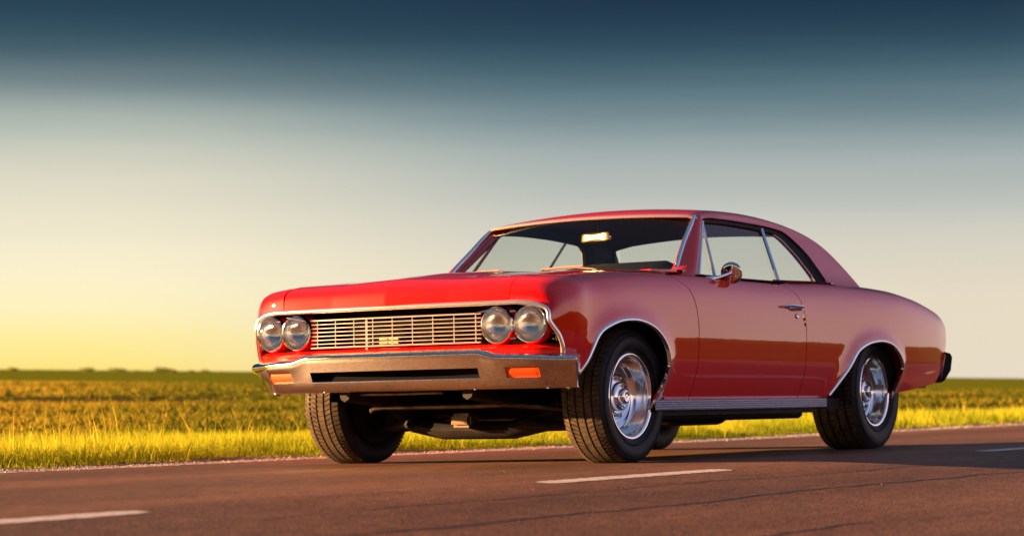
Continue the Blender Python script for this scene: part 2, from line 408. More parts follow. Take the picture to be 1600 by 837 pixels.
# ---- hood
CR, BU = .002, .008
def zfend(s): return .6+(.937-.6)*(zshould(s)-.6)/DZ
def hood(s, y):
    a = abs(y); x = Xs_(max(s, -.02))
    nn = Nose(a)-.022*max(0, 1-a/.34)*(1-sstep(.2, .6, s)); k = s/.6
    if s >= .6: X = nn*0 + -.76 + x + (nn+.76)*max(0, 1-(s-.6)/.7)
    else: X = nn + x
    z = zfend(s) + CR*(1-(a/SE)**2)*sstep(0.03, .95, s)
    if s < .12: z = .757+(z-.757)
    z += .011*max(0, 1-a/.34)*sstep(.04, .25, s)*(1-sstep(.5, 1.2, s)*.8)
    b = 1-sstep(.17, .27, a)
    z += BU*b*sstep(.30, .62, s)*(1-sstep(1.0, 1.35, s)*.6)
    return (X, y, z)
hoodp = [(0, y) for y in np.linspace(-.660, .660, 40)] + [(s, .660) for s in np.linspace(.08, 1.34, 28)] + [(1.36+.0*y, y) for y in np.linspace(.62, -.62, 30)] + [(s, -.660) for s in np.linspace(1.34, .08, 28)]
panel('hood', hoodp, hood, paint, car, step=.026, flip=False, sc=(1.5, 1))

# ---- cowl with its row of slots in front of the windscreen
def cowl(x, y):
    a = abs(y); return (x, y, zfend(s_of(x))+CR*(1-(min(a, SE)/SE)**2) + .003)
slots = []
for k in range(-8, 9):
    yc = k*.068
    if abs(yc) < .05 and False: continue
    slots.append([(.545, yc-.026), (.600, yc-.026), (.600, yc+.026), (.545, yc+.026)])
cw = [(.520, y) for y in np.linspace(-.70, .70, 26)] + [(.60, .745), (.70, .77), (.78, .79)] + [(.70, .72)] + [(.70-.045*(1-(y/.72)**2), y) for y in np.linspace(.66, -.66, 26)] + [(.70, -.72), (.78, -.79), (.70, -.77), (.60, -.745)]
panel('cowl', cw, cowl, paint, car, holes=slots, step=.03, flip=False)
MB().box(.50, .66, -.68, .68, .86, .90).ob('cowl_tray', gasket, car)

# ---- roof with the rear pillars
ZR = spline([.98, 1.05, 1.12, 1.22, 1.33, 1.45, 1.67, 1.99, 2.221, 2.40, 2.50, 2.60, 2.742, 2.906, 3.05], [1.250, 1.274, 1.294, 1.314, 1.328, 1.334, 1.337, 1.326, 1.302, 1.270, 1.242, 1.196, 1.085, .925, .78])
def plane(z): return .82-(z-.93)*.51
def roof(x, w):
    zr = ZR(x); ze = zr-.042
    if w <= .4:
        z = .84+(w/.4)*(ze-.84); y = plane(z)+.012*math.sin(math.pi*min(1, max(0, (z-.84)/.5)))
        if x > 2.2: y += .0
        return (x, y, z)
    y0 = plane(ze)+.012*math.sin(math.pi*min(1, max(0, (ze-.84)/.5)))
    t = (w-.4)/.6
    # quarter-round shoulder, then the gentle crown
    if t < .22:
        a = t/.22*math.pi/2*.86; y = y0-.052*(1-math.cos(a)) - .006*t/.22; z = ze+.036*math.sin(a)/math.sin(math.pi/2*.86)
        return (x, y, z)
    a = math.pi/2*.86; yk = y0-.052*(1-math.cos(a))-.006; q = (t-.22)/.78
    y = yk*(1-q); z = ze+.036 + .034*(1-(1-q)**2.0)
    return (x, y, z)
def w_of(x, z): return .4*(z-.84)/(ZR(x)-.042-.84)
RS = (1, .9)
dlo = crom([(2.129, 1.255), (2.195, 1.226), (2.304, 1.140), (2.36, 1.05), (2.395, .985)], 5)
body_dlo = [(1.176, w_of(1.176, 1.268)), (1.391, w_of(1.391, 1.278)), (1.722, w_of(1.722, 1.276)), (1.95, w_of(1.95, 1.27))] + [(x, w_of(x, z)) for x, z in dlo] + [(2.40, w_of(2.4, .955)), (2.30, w_of(2.3, .90))]
hx = lambda w: 1.045+.085*max(0, (1-w)/.6)**2.2
backx = [(2.46, .97), (2.46, .8), (2.47, .62), (2.50, .53), (2.56, .50), (2.70, .49), (2.80, .485), (2.92, .48), (2.99, .46)]
roofh = [(hx(w), w) for w in np.linspace(1.0, .40, 16)] + body_dlo + [(3.02, 0.0), (3.06, .2), (3.02, .42)] + backx[::-1] + [(2.455, 1.0)]
# keep the tail of the pillar inside the body: drop points where the ridge is lower than the base
roofh = [(hx(w), w) for w in np.linspace(1.0, .40, 16)] + body_dlo + [(x, w_of(x, .90)) for x in (2.4, 2.5, 2.6, 2.66, 2.72, 2.78, 2.82, 2.86)] + [(2.875, .36), (2.88, .46)] + backx[::-1][2:] + [(2.455, 1.0)]
def pillar_norm(A, B, p, n):
    # blend the foot of the pillar into the quarter panel
    if A > 2.35:
        k = 1-sstep(.945, 1.06, p.z)
        if k > 0:
            return (n*(1-k*.75)+Vector((.05, .62, .78)).normalized()*k*.75).normalized()
    return n
for sgn in (1, -1):
    panel('roof', roofh, roof, paint, car, step=.03, mirror=sgn < 0, flip=True, sc=RS, flange=.010, normfix=pillar_norm, label='left half of the red roof skin with its rear pillar' if sgn < 0 else 'right half of the red roof skin with its rear pillar')
# inner skin (headliner) a little below the roof and the inner rear pillars
for sgn in (1, -1):
    inn = [(hx(w)+.012, w) for w in np.linspace(1.0, .42, 10)] + [(x, min(w, .405)) for x, w in body_dlo[:-1]] + [(2.70, .2), (2.68, .46)] + [(2.56, .48), (2.50, .51), (2.47, .62), (2.46, 1.0)]
    panel('headliner', inn, lambda a, b: tuple(np.array(roof(a, b))-np.array((0, .008, .012))), liner, car, step=.06, mirror=sgn < 0, flip=False, sc=RS, flange=0)
# inner wall of the flying pillars + rear window
for sgn in (1, -1):
    rows = []
    for x, w in [(2.52, .505), (2.56, .50), (2.64, .495), (2.72, .49), (2.80, .485), (2.86, .48)]:
        p = np.array(roof(x, w)); rows.append([tuple(p*(1, sgn, 1)), (p[0], sgn*(p[1]-.004), p[2]-.5*max(0, p[2]-.93)), (p[0], sgn*(p[1]+.004), .93)])
    MB().grid(rows).ob('pillar_inner_wall', liner, car, smooth=True)
rb = MB(); rows = []
for t in np.linspace(0, 1, 9):
    hw_ = .60+.10*min(1, t*2.2); rows.append([(2.46+.44*t, q_*hw_, 1.300*(1-t)+.955*t-.03*q_**2) for q_ in np.linspace(-1, 1, 13)])
rb.grid(rows); rb.ob('rear_window', glass, car, smooth=True)
fr = MB(); fr.tube([(2.46, -.58, 1.262), (2.46, 0, 1.294), (2.46, .58, 1.262)], .010); fr.tube([(2.90, -.68, .935), (2.90, 0, .960), (2.90, .68, .935)], .010)
fr.ob('rear_window_frame', chrome, car, smooth=True)

# ---- windscreen, pillars, frames
def wsA(t, s=-1):   # windscreen side edge
    p = crom([(.745, .716, .955), (.825, .697, 1.038), (.945, .668, 1.138), (1.045, .650, 1.218), (1.130, .630, 1.282)], 8)
    i = t*(len(p)-1); k = min(int(i), len(p)-2); q = i-k; a = np.array(p[k])*(1-q)+np.array(p[k+1])*q
    return (a[0], s*a[1], a[2])
def wsB(t, s=-1):
    z = .93+t*(1.272-.93); x = .775+(1.176-.775)*t
    return (x, s*(plane(z)+.012*math.sin(math.pi*(z-.84)/.5)), z)
for s in (1, -1):
    rows = []
    for t in np.linspace(0, 1, 15):
        A = np.array(wsA(t, s)); B = np.array(wsB(t, s)); rw = []
        flarex = .10*max(0, 1-t/.22)**2
        A = A+np.array((-flarex, 0, -.02*max(0, 1-t/.15)))
        for q in np.linspace(0, 1, 7):
            P = A*(1-q)+B*q; P = P+np.array((-.006, s*.022, .004))*math.sin(math.pi*q)**.6; rw.append(tuple(P))
        for q in (1, 0):
            P = (A*(1-q)+B*q)+np.array((.03, -s*.035, -.01)); rw.append(tuple(P))
        rows.append(rw)
    MB().grid(rows, True).ob('windscreen_pillar', paint, car, smooth=True, sharp=60)
    rows = [[tuple(np.array(wsA(t, s))+np.array((.012, -s*.018, -.004))), tuple(np.array(wsA(t, s))*.5+np.array(wsB(t, s))*.5+np.array((.04, -s*.04, -.012))), tuple(np.array(wsB(t, s))+np.array((.012, -s*.034, -.004)))] for t in np.linspace(0, 1, 9)]
    MB().grid(rows).ob('pillar_inner_trim', liner, car, smooth=True)
    MB().tube([tuple(np.array(wsA(t, s))+np.array((-.006, s*.008, .002))) for t in np.linspace(.04, .975, 14)], [.013]*11+[.012, .011, .009], 10).ob('windscreen_trim', chrome, car, smooth=True)
header_m = mat('header_trim', (.88, .86, .84), .25, .9)
# header trim + glass
def wst(q):   # q -1..1 along the header
    w = 1-abs(q)*.58; p = roof(hx(w), w); return (p[0]-.006, math.copysign(p[1], q), p[2]-.006)
MB().tube([wst(q) for q in np.linspace(-.965, .965, 25)], .0095, 8).ob('windscreen_trim', header_m, car, smooth=True)
def wsb(q): return (.745-.085*(1-q*q), .716*q, .955+.012*(1-q*q))
MB().tube([wsb(q) for q in np.linspace(-1, 1, 25)], .009, 8).ob('windscreen_trim', alu, car, smooth=True)
rows = []
for t in np.linspace(0, 1, 13):
    rw = []
    for q in np.linspace(-1, 1, 21):
        A = np.array(wsA(t, 1)); a, b = np.array(wsb(q)), np.array(wst(q)); P = a*(1-t)+b*t
        P = P+np.array((-.03, 0, .025))*math.sin(math.pi*t)*.0
        P[1] = A[1]*q; k = abs(q)**6; P = P*(1-k)+np.array((A[0], A[1]*(1 if q > 0 else -1), A[2]))*k
        rw.append(tuple(P))
    rows.append(rw)
MB().grid(rows).ob('windscreen', glass, car, smooth=True, sharp=80)

# ---- side windows
def PL(x, z, s, inset=0.0):
    y = plane(z)+.012*math.sin(math.pi*min(1, max(0, (z-.84)/.5)))-inset; return (x, s*y, z)
belt = [(.775, .925), (1.02, .926), (1.30, .928), (1.78, .930), (1.92, .931), (2.27, .945)]
for s in (1, -1):
    door_o = door_near if s < 0 else door_far
    def pane(name, pts, parent, s=s):
        V = [PL(x, z, s, .030) for x, z in pts]
        n = len(V); V2 = [PL(x, z, s, .034) for x, z in pts]
        F = [tuple(range(n)), tuple(range(2*n-1, n-1, -1))]
        return mesh(name, V, F[:1], glass, parent)
    pane('vent_window', [(.80, .92), (1.012, .92), (1.185, 1.245), (1.160, 1.245)], door_o)
    pane('door_window', [(1.022, .92), (1.778, .92), (1.905, 1.262), (1.6, 1.268), (1.197, 1.258)], door_o)
    pane('quarter_window', [(1.788, .92), (2.33, .93), (2.315, 1.0), (2.265, 1.09), (2.18, 1.18), (2.05, 1.24), (1.915, 1.262)], car)
    # chrome: pillar edge of vent, vent divider, quarter glass edge, belt moulding
    MB().tube([PL(.790+.0, .925, s, .008), PL(1.165, 1.250, s, .012)], .0135, 8, sq=(1.35, .8)).ob('vent_frame', alu, door_o, smooth=True)
    MB().tube([PL(1.017, .925, s, .018), PL(1.190, 1.250, s, .018)], .0095, 8).ob('vent_frame', alu, door_o, smooth=True)
    MB().tube([PL(.79, .931, s, .012), PL(1.017, .931, s, .012)], .008, 8).ob('vent_frame', alu, door_o, smooth=True)
    MB().tube([PL(1.783, .925, s, .020), PL(1.912, 1.255, s, .020)], .010, 8, sq=(1.2, .8)).ob('window_divider', alu, car, smooth=True)
    MB().tube([PL(x, z, s, .028) for x, z in [(2.312, .945), (2.285, 1.01), (2.215, 1.11), (2.125, 1.20), (2.04, 1.235)]], .0042, 8).ob('quarter_window_trim', mat('dull_trim', (.42, .44, .50), .5, .3), car, smooth=True)
    # dark weather seal round the opening
    rows = []
    outer = [(1.15, 1.262), (1.391, 1.276), (1.722, 1.274), (1.95, 1.267), (2.129, 1.252), (2.195, 1.222), (2.304, 1.136), (2.36, 1.05), (2.40, .975)]
    inner = [(1.17, 1.242), (1.391, 1.250), (1.70, 1.247), (1.90, 1.238), (2.04, 1.228), (2.115, 1.200), (2.205, 1.115), (2.275, 1.02), (2.31, .950)]
    oo = crom(outer, 4); ii = crom(inner, 4)
    for (a, b), (c_, e_) in zip(oo, ii):
        rows.append([PL(a, b, s, .001), PL(a*.85+c_*.15, b*.85+e_*.15, s, .013), PL(a*.15+c_*.85, b*.15+e_*.85, s, .020), PL(c_, e_, s, .034), PL(c_, e_, s, .05), PL(a, b, s, .045)])
    MB().grid(rows).ob('weather_seal', gasket, car, smooth=True)
    # sill ledge between the glass and the outer skin, chrome belt line under the glass
    rows = []
    for x in np.linspace(.77, 2.42, 36):
        p = side(s_of(x), .925, False); ps = side(s_of(x), .93, False)
        rows.append([(x, s*(p[1]+.004), p[2]+.001), (x, s*(p[1]-.010), p[2]+.006), (x, s*(p[1]-.09), p[2]+.004), (x, s*(p[1]-.12), p[2]-.05)])
    MB().grid(rows).ob('window_sill', paint, car, smooth=True)
    if True:
        MB().tube([(x, s*(side(s_of(x), .93, False)[1]-.004-.0), side(s_of(x), .93, False)[2]+.006) for x in np.linspace(1.62, 2.36, 12)], .005, 6).ob('belt_trim', gasket, car, smooth=True)
        MB().tube([PL(2.30, .948, s, .0), PL(2.40, .953, s, -.012), PL(2.415, .955, s, -.016)], .009, 8).ob('quarter_window_trim', chrome, car, smooth=True)

# ---- deck lid, tail panel, rear bumper, tail lamps
def deck(x, y):
    s = s_of(x); z = zfend(s)+.022*(1-(abs(y)/SE)**2); return (x, y, z)
panel('boot_lid', [(2.93, y) for y in np.linspace(-.660, .660, 16)] + [(x, .660) for x in np.linspace(3.0, 4.0, 10)] + [(4.02, y) for y in np.linspace(.64, -.64, 16)] + [(x, -.660) for x in np.linspace(4.0, 3.0, 10)], deck, paint, car, step=.05)
rows = []
for y in np.linspace(-.80, .80, 25):
    k = abs(y)/.80
    xo = 4.075-.045*k**3
    rows.append([(xo-.06, y, .825-.035*k**3), (xo-.015, y, .80-.03*k**3), (xo, y, .75), (xo+.006, y, .65), (xo-.03, y, .55), (xo-.10, y, .45), (xo-.22, y, .385)])
MB().grid(rows).ob('tail_panel', paint, car, smooth=True)
for s in (1, -1):
    MB().box(4.035, 4.075, s*.62-.17, s*.62+.17, .60, .72).ob('tail_lamp', redlens, car, bevel=.01)
def bumper(name, path, prof, m, parent=None):
    """sweep prof (outward, z) along a plan path of (x, y, nx, ny)"""
    rows = [[(x+nx*o, y+ny*o, z+dz) for o, z in prof] for x, y, nx, ny, dz in path]
    b_ = MB().grid(rows, True); n_ = len(prof)
    o = b_.ob(name, m, parent or car, smooth=True, sharp=35)
    for rw in (rows[0], rows[-1]):
        cx = np.mean(np.array(rw), 0)
        MB().add([tuple((np.array(p)-cx)*.86+cx+np.array((-.001, math.copysign(.002, p[1]), 0))) for p in rw], [tuple(range(n_))]).ob('bumper_end', gasket, o)
    return o
pth = []
for t in np.linspace(-1, 1, 41):
    a = abs(t)
    if a < .8: y = t/.8*.80; x = 4.17-.04*(a/.8)**2; n = (1, .1*t)
    else:
        q = (a-.8)/.2*.55; an = q*math.pi/2
        y = math.copysign(.80+.10*math.sin(an), t); x = 4.13-.10*(1-math.cos(an))-.10*max(0, q-.4); n = (math.cos(an), math.copysign(math.sin(an)*.6, t))
    pth.append((x-.04, y, n[0]*1., n[1]*1., 0))
bumper('rear_bumper', pth, [(-.02, .585), (.03, .575), (.045, .55), (.03, .47), (-.03, .405), (-.07, .39), (-.05, .45), (-.02, .55)], chrome)

# ---- front end -----------------------------------------------------------
lip_m = mat('bright_trim', (.88, .86, .85), .22, .9)
# chrome lip under the hood edge that turns down the slanting ends of the fenders
lip = [(Nose(abs(y))-.006, y, .750) for y in np.linspace(-.80, .80, 33)]
def endp(s):
    P = [side(0, v) for v in (1.05, .96, .915, .87, .82, .76, .69, .62, .56, .53)]
    return [(p[0]-.009, s*(p[1]+.001), p[2]-.008) for k, p in enumerate(P)]
lip = [(Nose(abs(y))-.008, y, .757) for y in np.linspace(-.655, .655, 27)]
full = [p for p in crom(endp(-1)[::-1], 3)] + lip + [p for p in crom(endp(1), 3)]
MB().tube(full, .0115, 12).ob('front_lip_trim', lip_m, car, smooth=True)
# dark recess behind the grille
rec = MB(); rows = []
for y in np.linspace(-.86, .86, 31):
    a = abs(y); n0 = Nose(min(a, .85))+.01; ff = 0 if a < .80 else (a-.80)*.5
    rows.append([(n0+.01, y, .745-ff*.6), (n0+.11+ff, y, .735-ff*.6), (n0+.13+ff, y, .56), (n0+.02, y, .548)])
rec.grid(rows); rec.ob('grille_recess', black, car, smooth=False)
# red valance below the lamps
rows = []
for y in np.linspace(-.885, .885, 33):
    n0 = Nose(abs(y)*.95)+.012+.05*(abs(y)/.885)**10
    rows.append([(n0+.10, y, .572), (n0+.012, y, .562), (n0-.004, y, .548), (n0+.01, y, .50), (n0+.06, y, .46)])
MB().grid(rows).ob('front_valance', paint, car, smooth=True)
GY = .495
grille_m = mat('grille_metal', (.86, .82, .78), .30, .75)
def gx(y): return Nose(abs(y))+.028
zb = [.578, .597, .616, .635, .654, .673, .692, .712]
for i, z in enumerate(zb):
    rad = .0050 if i in (0, 7) else .0033
    MB().tube([(gx(y)-(.004 if i in (0, 7) else 0), y, z) for y in np.linspace(-GY, GY, 15)], rad, 8, sq=(1.6, .8)).ob('grille_bar', grille_m, car, smooth=True)
    MB()
for k in range(-4, 5):
    y = k*.116
    MB().tube([(gx(y)+.006, y, zb[0]), (gx(y)+.006, y, zb[-1])], .0022, 6).ob('grille_post', grille_m, car, smooth=True)
MB().box(-.760, -.745, .145, .158, .545, .705).ob('latch_post', alu, car)
MB().box(-.64, -.63, -.45, .45, .56, .72).ob('radiator', mat('radiator_core', (.0018, .0015, .0015), .85, spec=.04), car)
MB().box(-.675, -.668, .02, .14, .585, .625).ob('hood_latch_plate', mat('zinc', (.20, .17, .07), .5, .4), car, bevel=.002)
MB().box(-.735, -.727, -.02, .10, .553, .566).ob('support_bracket', mat('brass', (.42, .26, .08), .4, .5), car, bevel=.002)
def lamp(y, x, z=.655, R=.0885):
    s = 1 if y > 0 else -1
    b = MB(); b.lathe([(.03, R+.002), (-.006, R+.001), (-.016, R-.003), (-.017, R-.008), (-.010, R-.012), (.004, R-.014), (.02, R-.014)], (x, y, z), 40, 'x')
    o = b.ob('headlight', chrome, car, smooth=True)
    b = MB(); b.lathe([(-.004-.012*math.cos(q), max(1e-4, (R-.013)*math.sin(q))) for q in np.linspace(0, math.pi/2, 8)], (x, y, z), 36, 'x')
    b.ob('lens', lens_g, o, smooth=True)
    b = MB(); b.lathe([(.008, R-.013), (.025, R-.022), (.045, .045), (.055, .02), (.057, .0005)], (x, y, z), 36, 'x')
    b.ob('reflector', whitep, o, smooth=True)
    b = MB(); b.lathe([(.05, R+.004), (.012, R+.004), (.006, R+.0025)], (x, y, z), 40, 'x')
    b.ob('bezel', paint, o, smooth=True)
for s in (1, -1):
    lamp(s*.588, -.738); lamp(s*.757, -.722)
    # egg-crate corner outboard of the lamps
    e = MB()
    for j in range(6):
        z = .585+.026*j; y1 = .915-.012*j-(.04 if j == 5 else 0)
        if y1 > .845: e.tube([(-.690, s*.850, z), (-.655, s*(y1-.025), z)], .0035, 6)
    for y in (.87, .888): e.tube([(-.665, s*(y-.01), .575), (-.675, s*(y-.014), .70)], .003, 6)
    e.ob('corner_grille', alu, car, smooth=True)
    MB().box(-.622, -.615, s*.80-.085, s*.80+.085, .54, .72).ob('corner_panel', black, car)
    for P_ in ([(-.79, s*.50, .712), (-.78, s*.62, .732)], [(-.765, s*.672, .715), (-.76, s*.70, .716)], [(-.765, s*.672, .59), (-.76, s*.70, .59)]):
        MB().tube(P_, .004, 6).ob('lamp_bracket', chrome, car, smooth=True)
    # red housing below the pair of lamps
# ---- front bumper: sweep with a slot and two lamp openings
def bplan(y):
    a = abs(y); x = -.835+.075*(a/.75)**2
    if a > .78: x += .45*(a-.78)**1.1
    return x
def top_z(a): return .548 - .022*sstep(.50, .60, a) - .012*sstep(.6, .95, a)
def brow(y):
    a = abs(y); x = bplan(y); k = sstep(.78, .95, a); zt = top_z(a); s = 1 if y >= 0 else -1
    # (dx, z, dy): from the back of the ledge, over the edge, down the face, under
    yb = -.048*k
    return [((x+.105, y, zt+.004)), ((x+.045, y, zt+.004)), ((x+.018, y, zt-.002)), ((x+.004, y, zt-.014)), ((x, y, zt-.026)), ((x+.012, y+s*yb*.10, zt-.048)),
            ((x+.034, y+s*yb*.35, .459)), ((x+.055, y+s*yb*.62, .411)), ((x+.085, y+s*yb, .372)), ((x+.105, y+s*yb, .362)), ((x+.16, y+s*yb, .360))]
ysb = sorted(set(list(np.round(np.linspace(-.950, .950, 65), 4)) + [-.49, .49, -.625, -.79, .625, .79]))
V = []; F = []
rows = [brow(y) for y in ysb]; nc = len(rows[0])
for rw in rows: V += rw
for i in range(len(rows)-1):
    ym = (ysb[i]+ysb[i+1])/2
    for k in range(nc-1):
        hole = (k == 6 and abs(ym) < .49) or (k == 6 and .625 < abs(ym) < .79)
        if not hole: F.append((i*nc+k, i*nc+k+1, (i+1)*nc+k+1, (i+1)*nc+k))
# wrapped ends
for s, rw, base in ((-1, rows[0], 0), (1, rows[-1], (len(rows)-1)*nc)):
    st = len(V)
    for j, (ex, ey) in enumerate(((.018, -.002), (.04, -.012), (.09, -.03))):
        for p in rw: V.append((p[0]+ex-(0 if p[2] > .5 else -.0), p[1]+s*ey, p[2]))
    prev = base
    for j in range(3):
        cur = st+j*nc
        for k in range(2, nc-1): F.append((prev+k, prev+k+1, cur+k+1, cur+k))
        prev = cur
bb = MB(); bb.add(V, F); bumper_o = bb.ob('front_bumper', chrome_pitted, car, smooth=True, sharp=50)
def slot_frame(y0, y1, name, depth, m, parent, inner):
    # return walls of an opening and what fills it
    rowsA = []
    ys = np.linspace(y0, y1, 12)
    T = [brow(y)[6] for y in ys]; B = [brow(y)[7] for y in ys]
    ring = [tuple(p) for p in T] + [tuple(p) for p in B[::-1]]
    bk = [(p[0]+depth, p[1], p[2]) for p in ring]
    n = len(ring); V = ring+bk; F = [(i, (i+1) % n, n+(i+1) % n, n+i) for i in range(n)]
    MB().add(V, F).ob(name, m, parent)
    mid = [(p[0]+inner, p[1], p[2]) for p in ring]
    return mid
for y0, y1 in ((-.49, .49),):
    mid = slot_frame(y0, y1, 'slot_return', .03, chrome, bumper_o, .035)
    MB().box(-.71, -.70, -.55, .55, .375, .50).ob('slot_backing', black, bumper_o)
    MB().tube([(bplan(y)+.054, y, .4105) for y in np.linspace(-.49, .49, 15)], .0035, 6).ob('slot_lip', chrome, bumper_o, smooth=True)
for s in (1, -1):
    mid = slot_frame(min(s*.625, s*.79), max(s*.625, s*.79), 'lamp_return', .02, chrome, bumper_o, .012)
    n = len(mid); a = MB()
    ys = np.linspace(min(s*.625, s*.79), max(s*.625, s*.79), 12); rows = []
    for y in ys:
        p, q = brow(y)[6], brow(y)[7]; rows.append([tuple(np.array(p)*(1-t)+np.array(q)*t+np.array((.010-.006*math.sin(math.pi*t), 0, 0))) for t in np.linspace(0, 1, 6)])
    a.grid(rows); a.ob('turn_signal', amber, bumper_o, smooth=True)
for y in (-.80, -.44, .44, .80):
    p = brow(y); 
    MB().lathe([(0, .0055), (-.004, .005), (-.005, .0004)], (p[8][0]+.01, y, .362), 10, 'x').ob('bumper_bolt', chrome, bumper_o, smooth=True)

# ---- trims along the arches and the rocker
def trim_arch(P, name='arch_trim'):
    for sgn in (1, -1):
        rows = []
        for i, (x, z) in enumerate(P):
            a = np.array(P[max(0, i-1)]); b = np.array(P[min(len(P)-1, i+1)]); t = (b-a)/np.linalg.norm(b-a); n = np.array((-t[1], t[0]))
            rw = []
            for o, out in ((.016, .0005), (.012, .007), (.004, .009), (-.003, .006), (-.0045, -.006)):
                X, Z = x+n[0]*o, z+n[1]*o; y = side(s_of(X, Z), v_of(X, Z))[1]+out; rw.append((X, sgn*y, Z))
            rows.append(rw)
        MB().grid(rows).ob(name, chrome, car, smooth=True, sharp=60)
trim_arch([p for p in farch[1:] if True]); trim_arch([p for p in rarch[1:-1]])
for sgn in (1, -1):
    # ribbed rocker moulding
    prof = []
    for i in range(5):
        z = .300-.0110*i; prof += [(z, -.004), (z-.0022, .004), (z-.0055, .007), (z-.0088, .003)]
    rows = []
    for x in np.linspace(.185, 2.185, 30):
        z_sh = 0
        rw = [(x, sgn*(WW(x)-.052+o), z) for z, o in prof]; rw += [(x, sgn*(WW(x)-.075), .240), (x, sgn*(WW(x)-.13), .238)]
        rw = [(x, sgn*(WW(x)-.066), .305), (x, sgn*(WW(x)-.046), .303)] + rw
        rows.append(rw)
    MB().grid(rows).ob('rocker_moulding', mat('rocker_metal', (.50, .51, .56), .10, 1, bump=(5, .6, .002)), car, smooth=True, sharp=75)
    MB().box(.2, 2.08, sgn*.78-.09, sgn*.78+.09, .222, .30).ob('sill', under, car)

# ---- door handle, lock, mirror
for s in (1, -1):
    do = door_near if s < 0 else door_far
    yb_ = lambda x, z: side(s_of(x), v_of(x, z))[1]
    h = MB()
    h.tube([(1.535, s*(yb_(1.535, .80)+.010), .797), (1.56, s*(yb_(1.56, .80)+.030), .800), (1.62, s*(yb_(1.62, .80)+.036), .801), (1.72, s*(yb_(1.72, .80)+.034), .799), (1.755, s*(yb_(1.75, .80)+.022), .796)], [.006, .008, .0085, .010, .010], 8, sq=(1, .9))
    h.ob('door_handle', chrome, do, smooth=True)
    h = MB(); h.tube([(1.62, s*(yb_(1.62, .79)+.0), .786), (1.68, s*(yb_(1.68, .79)+.016), .785), (1.75, s*(yb_(1.75, .79)+.008), .786)], .009, 8)
    h.tube([(1.745, s*yb_(1.745, .79), .795), (1.745, s*(yb_(1.745, .79)+.025), .797)], .013, 10)
    h.ob('handle_base', chrome, do, smooth=True)
    h = MB(); h.lathe([(0, .014), (s*.006, .013), (s*.008, .010), (s*.006, .0005)], (1.712, s*yb_(1.712, .748), .748), 16, 'y'); h.ob('door_lock', chrome, do, smooth=True)
mx_, my_, mz_ = .965, -.935, .955
h = MB(); mdir = Vector((-.95, -.16, -.22)).normalized()
ax = mdir; a1 = ax.cross(Vector((0, 0, 1))).normalized(); a2 = a1.cross(ax)
rows = []
for off, rad in [(.0, .054), (.006, .0575), (.012, .0575), (.0165, .053), (.019, .040), (.0205, .022), (.021, .0006)]:
    rows.append([tuple(Vector((mx_, my_, mz_))+ax*off+a1*rad*math.cos(q)+a2*rad*math.sin(q)) for q in np.linspace(0, 2*math.pi, 37)[:-1]])
rows.insert(0, [tuple(Vector((mx_, my_, mz_))+a1*.0006*math.cos(q)+a2*.0006*math.sin(q)) for q in np.linspace(0, 2*math.pi, 37)[:-1]])
mo = MB().grid(rows, True).ob('door_mirror', chrome, door_near, smooth=True)
MB().tube([(.785, -.862, .908), (.80, -.880, .915), (.86, -.905, .925), (.925, -.930, .945), (.945, -.935, .952)], [.020, .017, .010, .009, .011], 10).ob('mirror_arm', chrome, mo, smooth=True)
MB().tube([(.745, -.872, .896), (.80, -.868, .905), (.86, -.866, .905)], [.012, .018, .010], 10, sq=(1, .55)).ob('mirror_foot', chrome, mo, smooth=True)

# ---- bits on the hood: red intake cone, wipers
zc = lambda x, y: (cowl(x, y) if x > .52 else hood(s_of(x), y))[2]
wiper_m = mat('wiper_metal', (.62, .46, .34), .35, .6)
rows = []
for t in np.linspace(0, 1, 8):
    x = .36+.18*t; w = .010+.040*t**.7; h_ = .002+.036*t**.8
    rows.append([(x, .225+w*math.cos(q), zc(x, .225)-.004+h_*max(0, math.sin(q))) for q in np.linspace(0, math.pi, 12)])
MB().grid(rows).ob('hood_intake', paint, car, smooth=True)
for dy in (0, .52):
    w_ = MB(); k = 0 if dy == 0 else .02
    w_.lathe([(-.012, .018), (.012, .016), (.018, .001)], (.575, dy-.03, .978), 12, 'x')
    w_.tube([(.585, dy-.02, .992), (.600, dy-.10, 1.000), (.610, dy-.20, 1.001), (.612, dy-.30, .990), (.600, dy-.39, .968)], [.006, .008, .007, .006, .005], 8, sq=(1.1, .7))
    w_.ob('wiper_arm', wiper_m, car, smooth=True)
    MB().tube([(.640, dy+.03, 1.003), (.640, dy-.10, 1.010), (.635, dy-.23, 1.010)], .0032, 6).ob('wiper_blade', wiper_m, car, smooth=True)

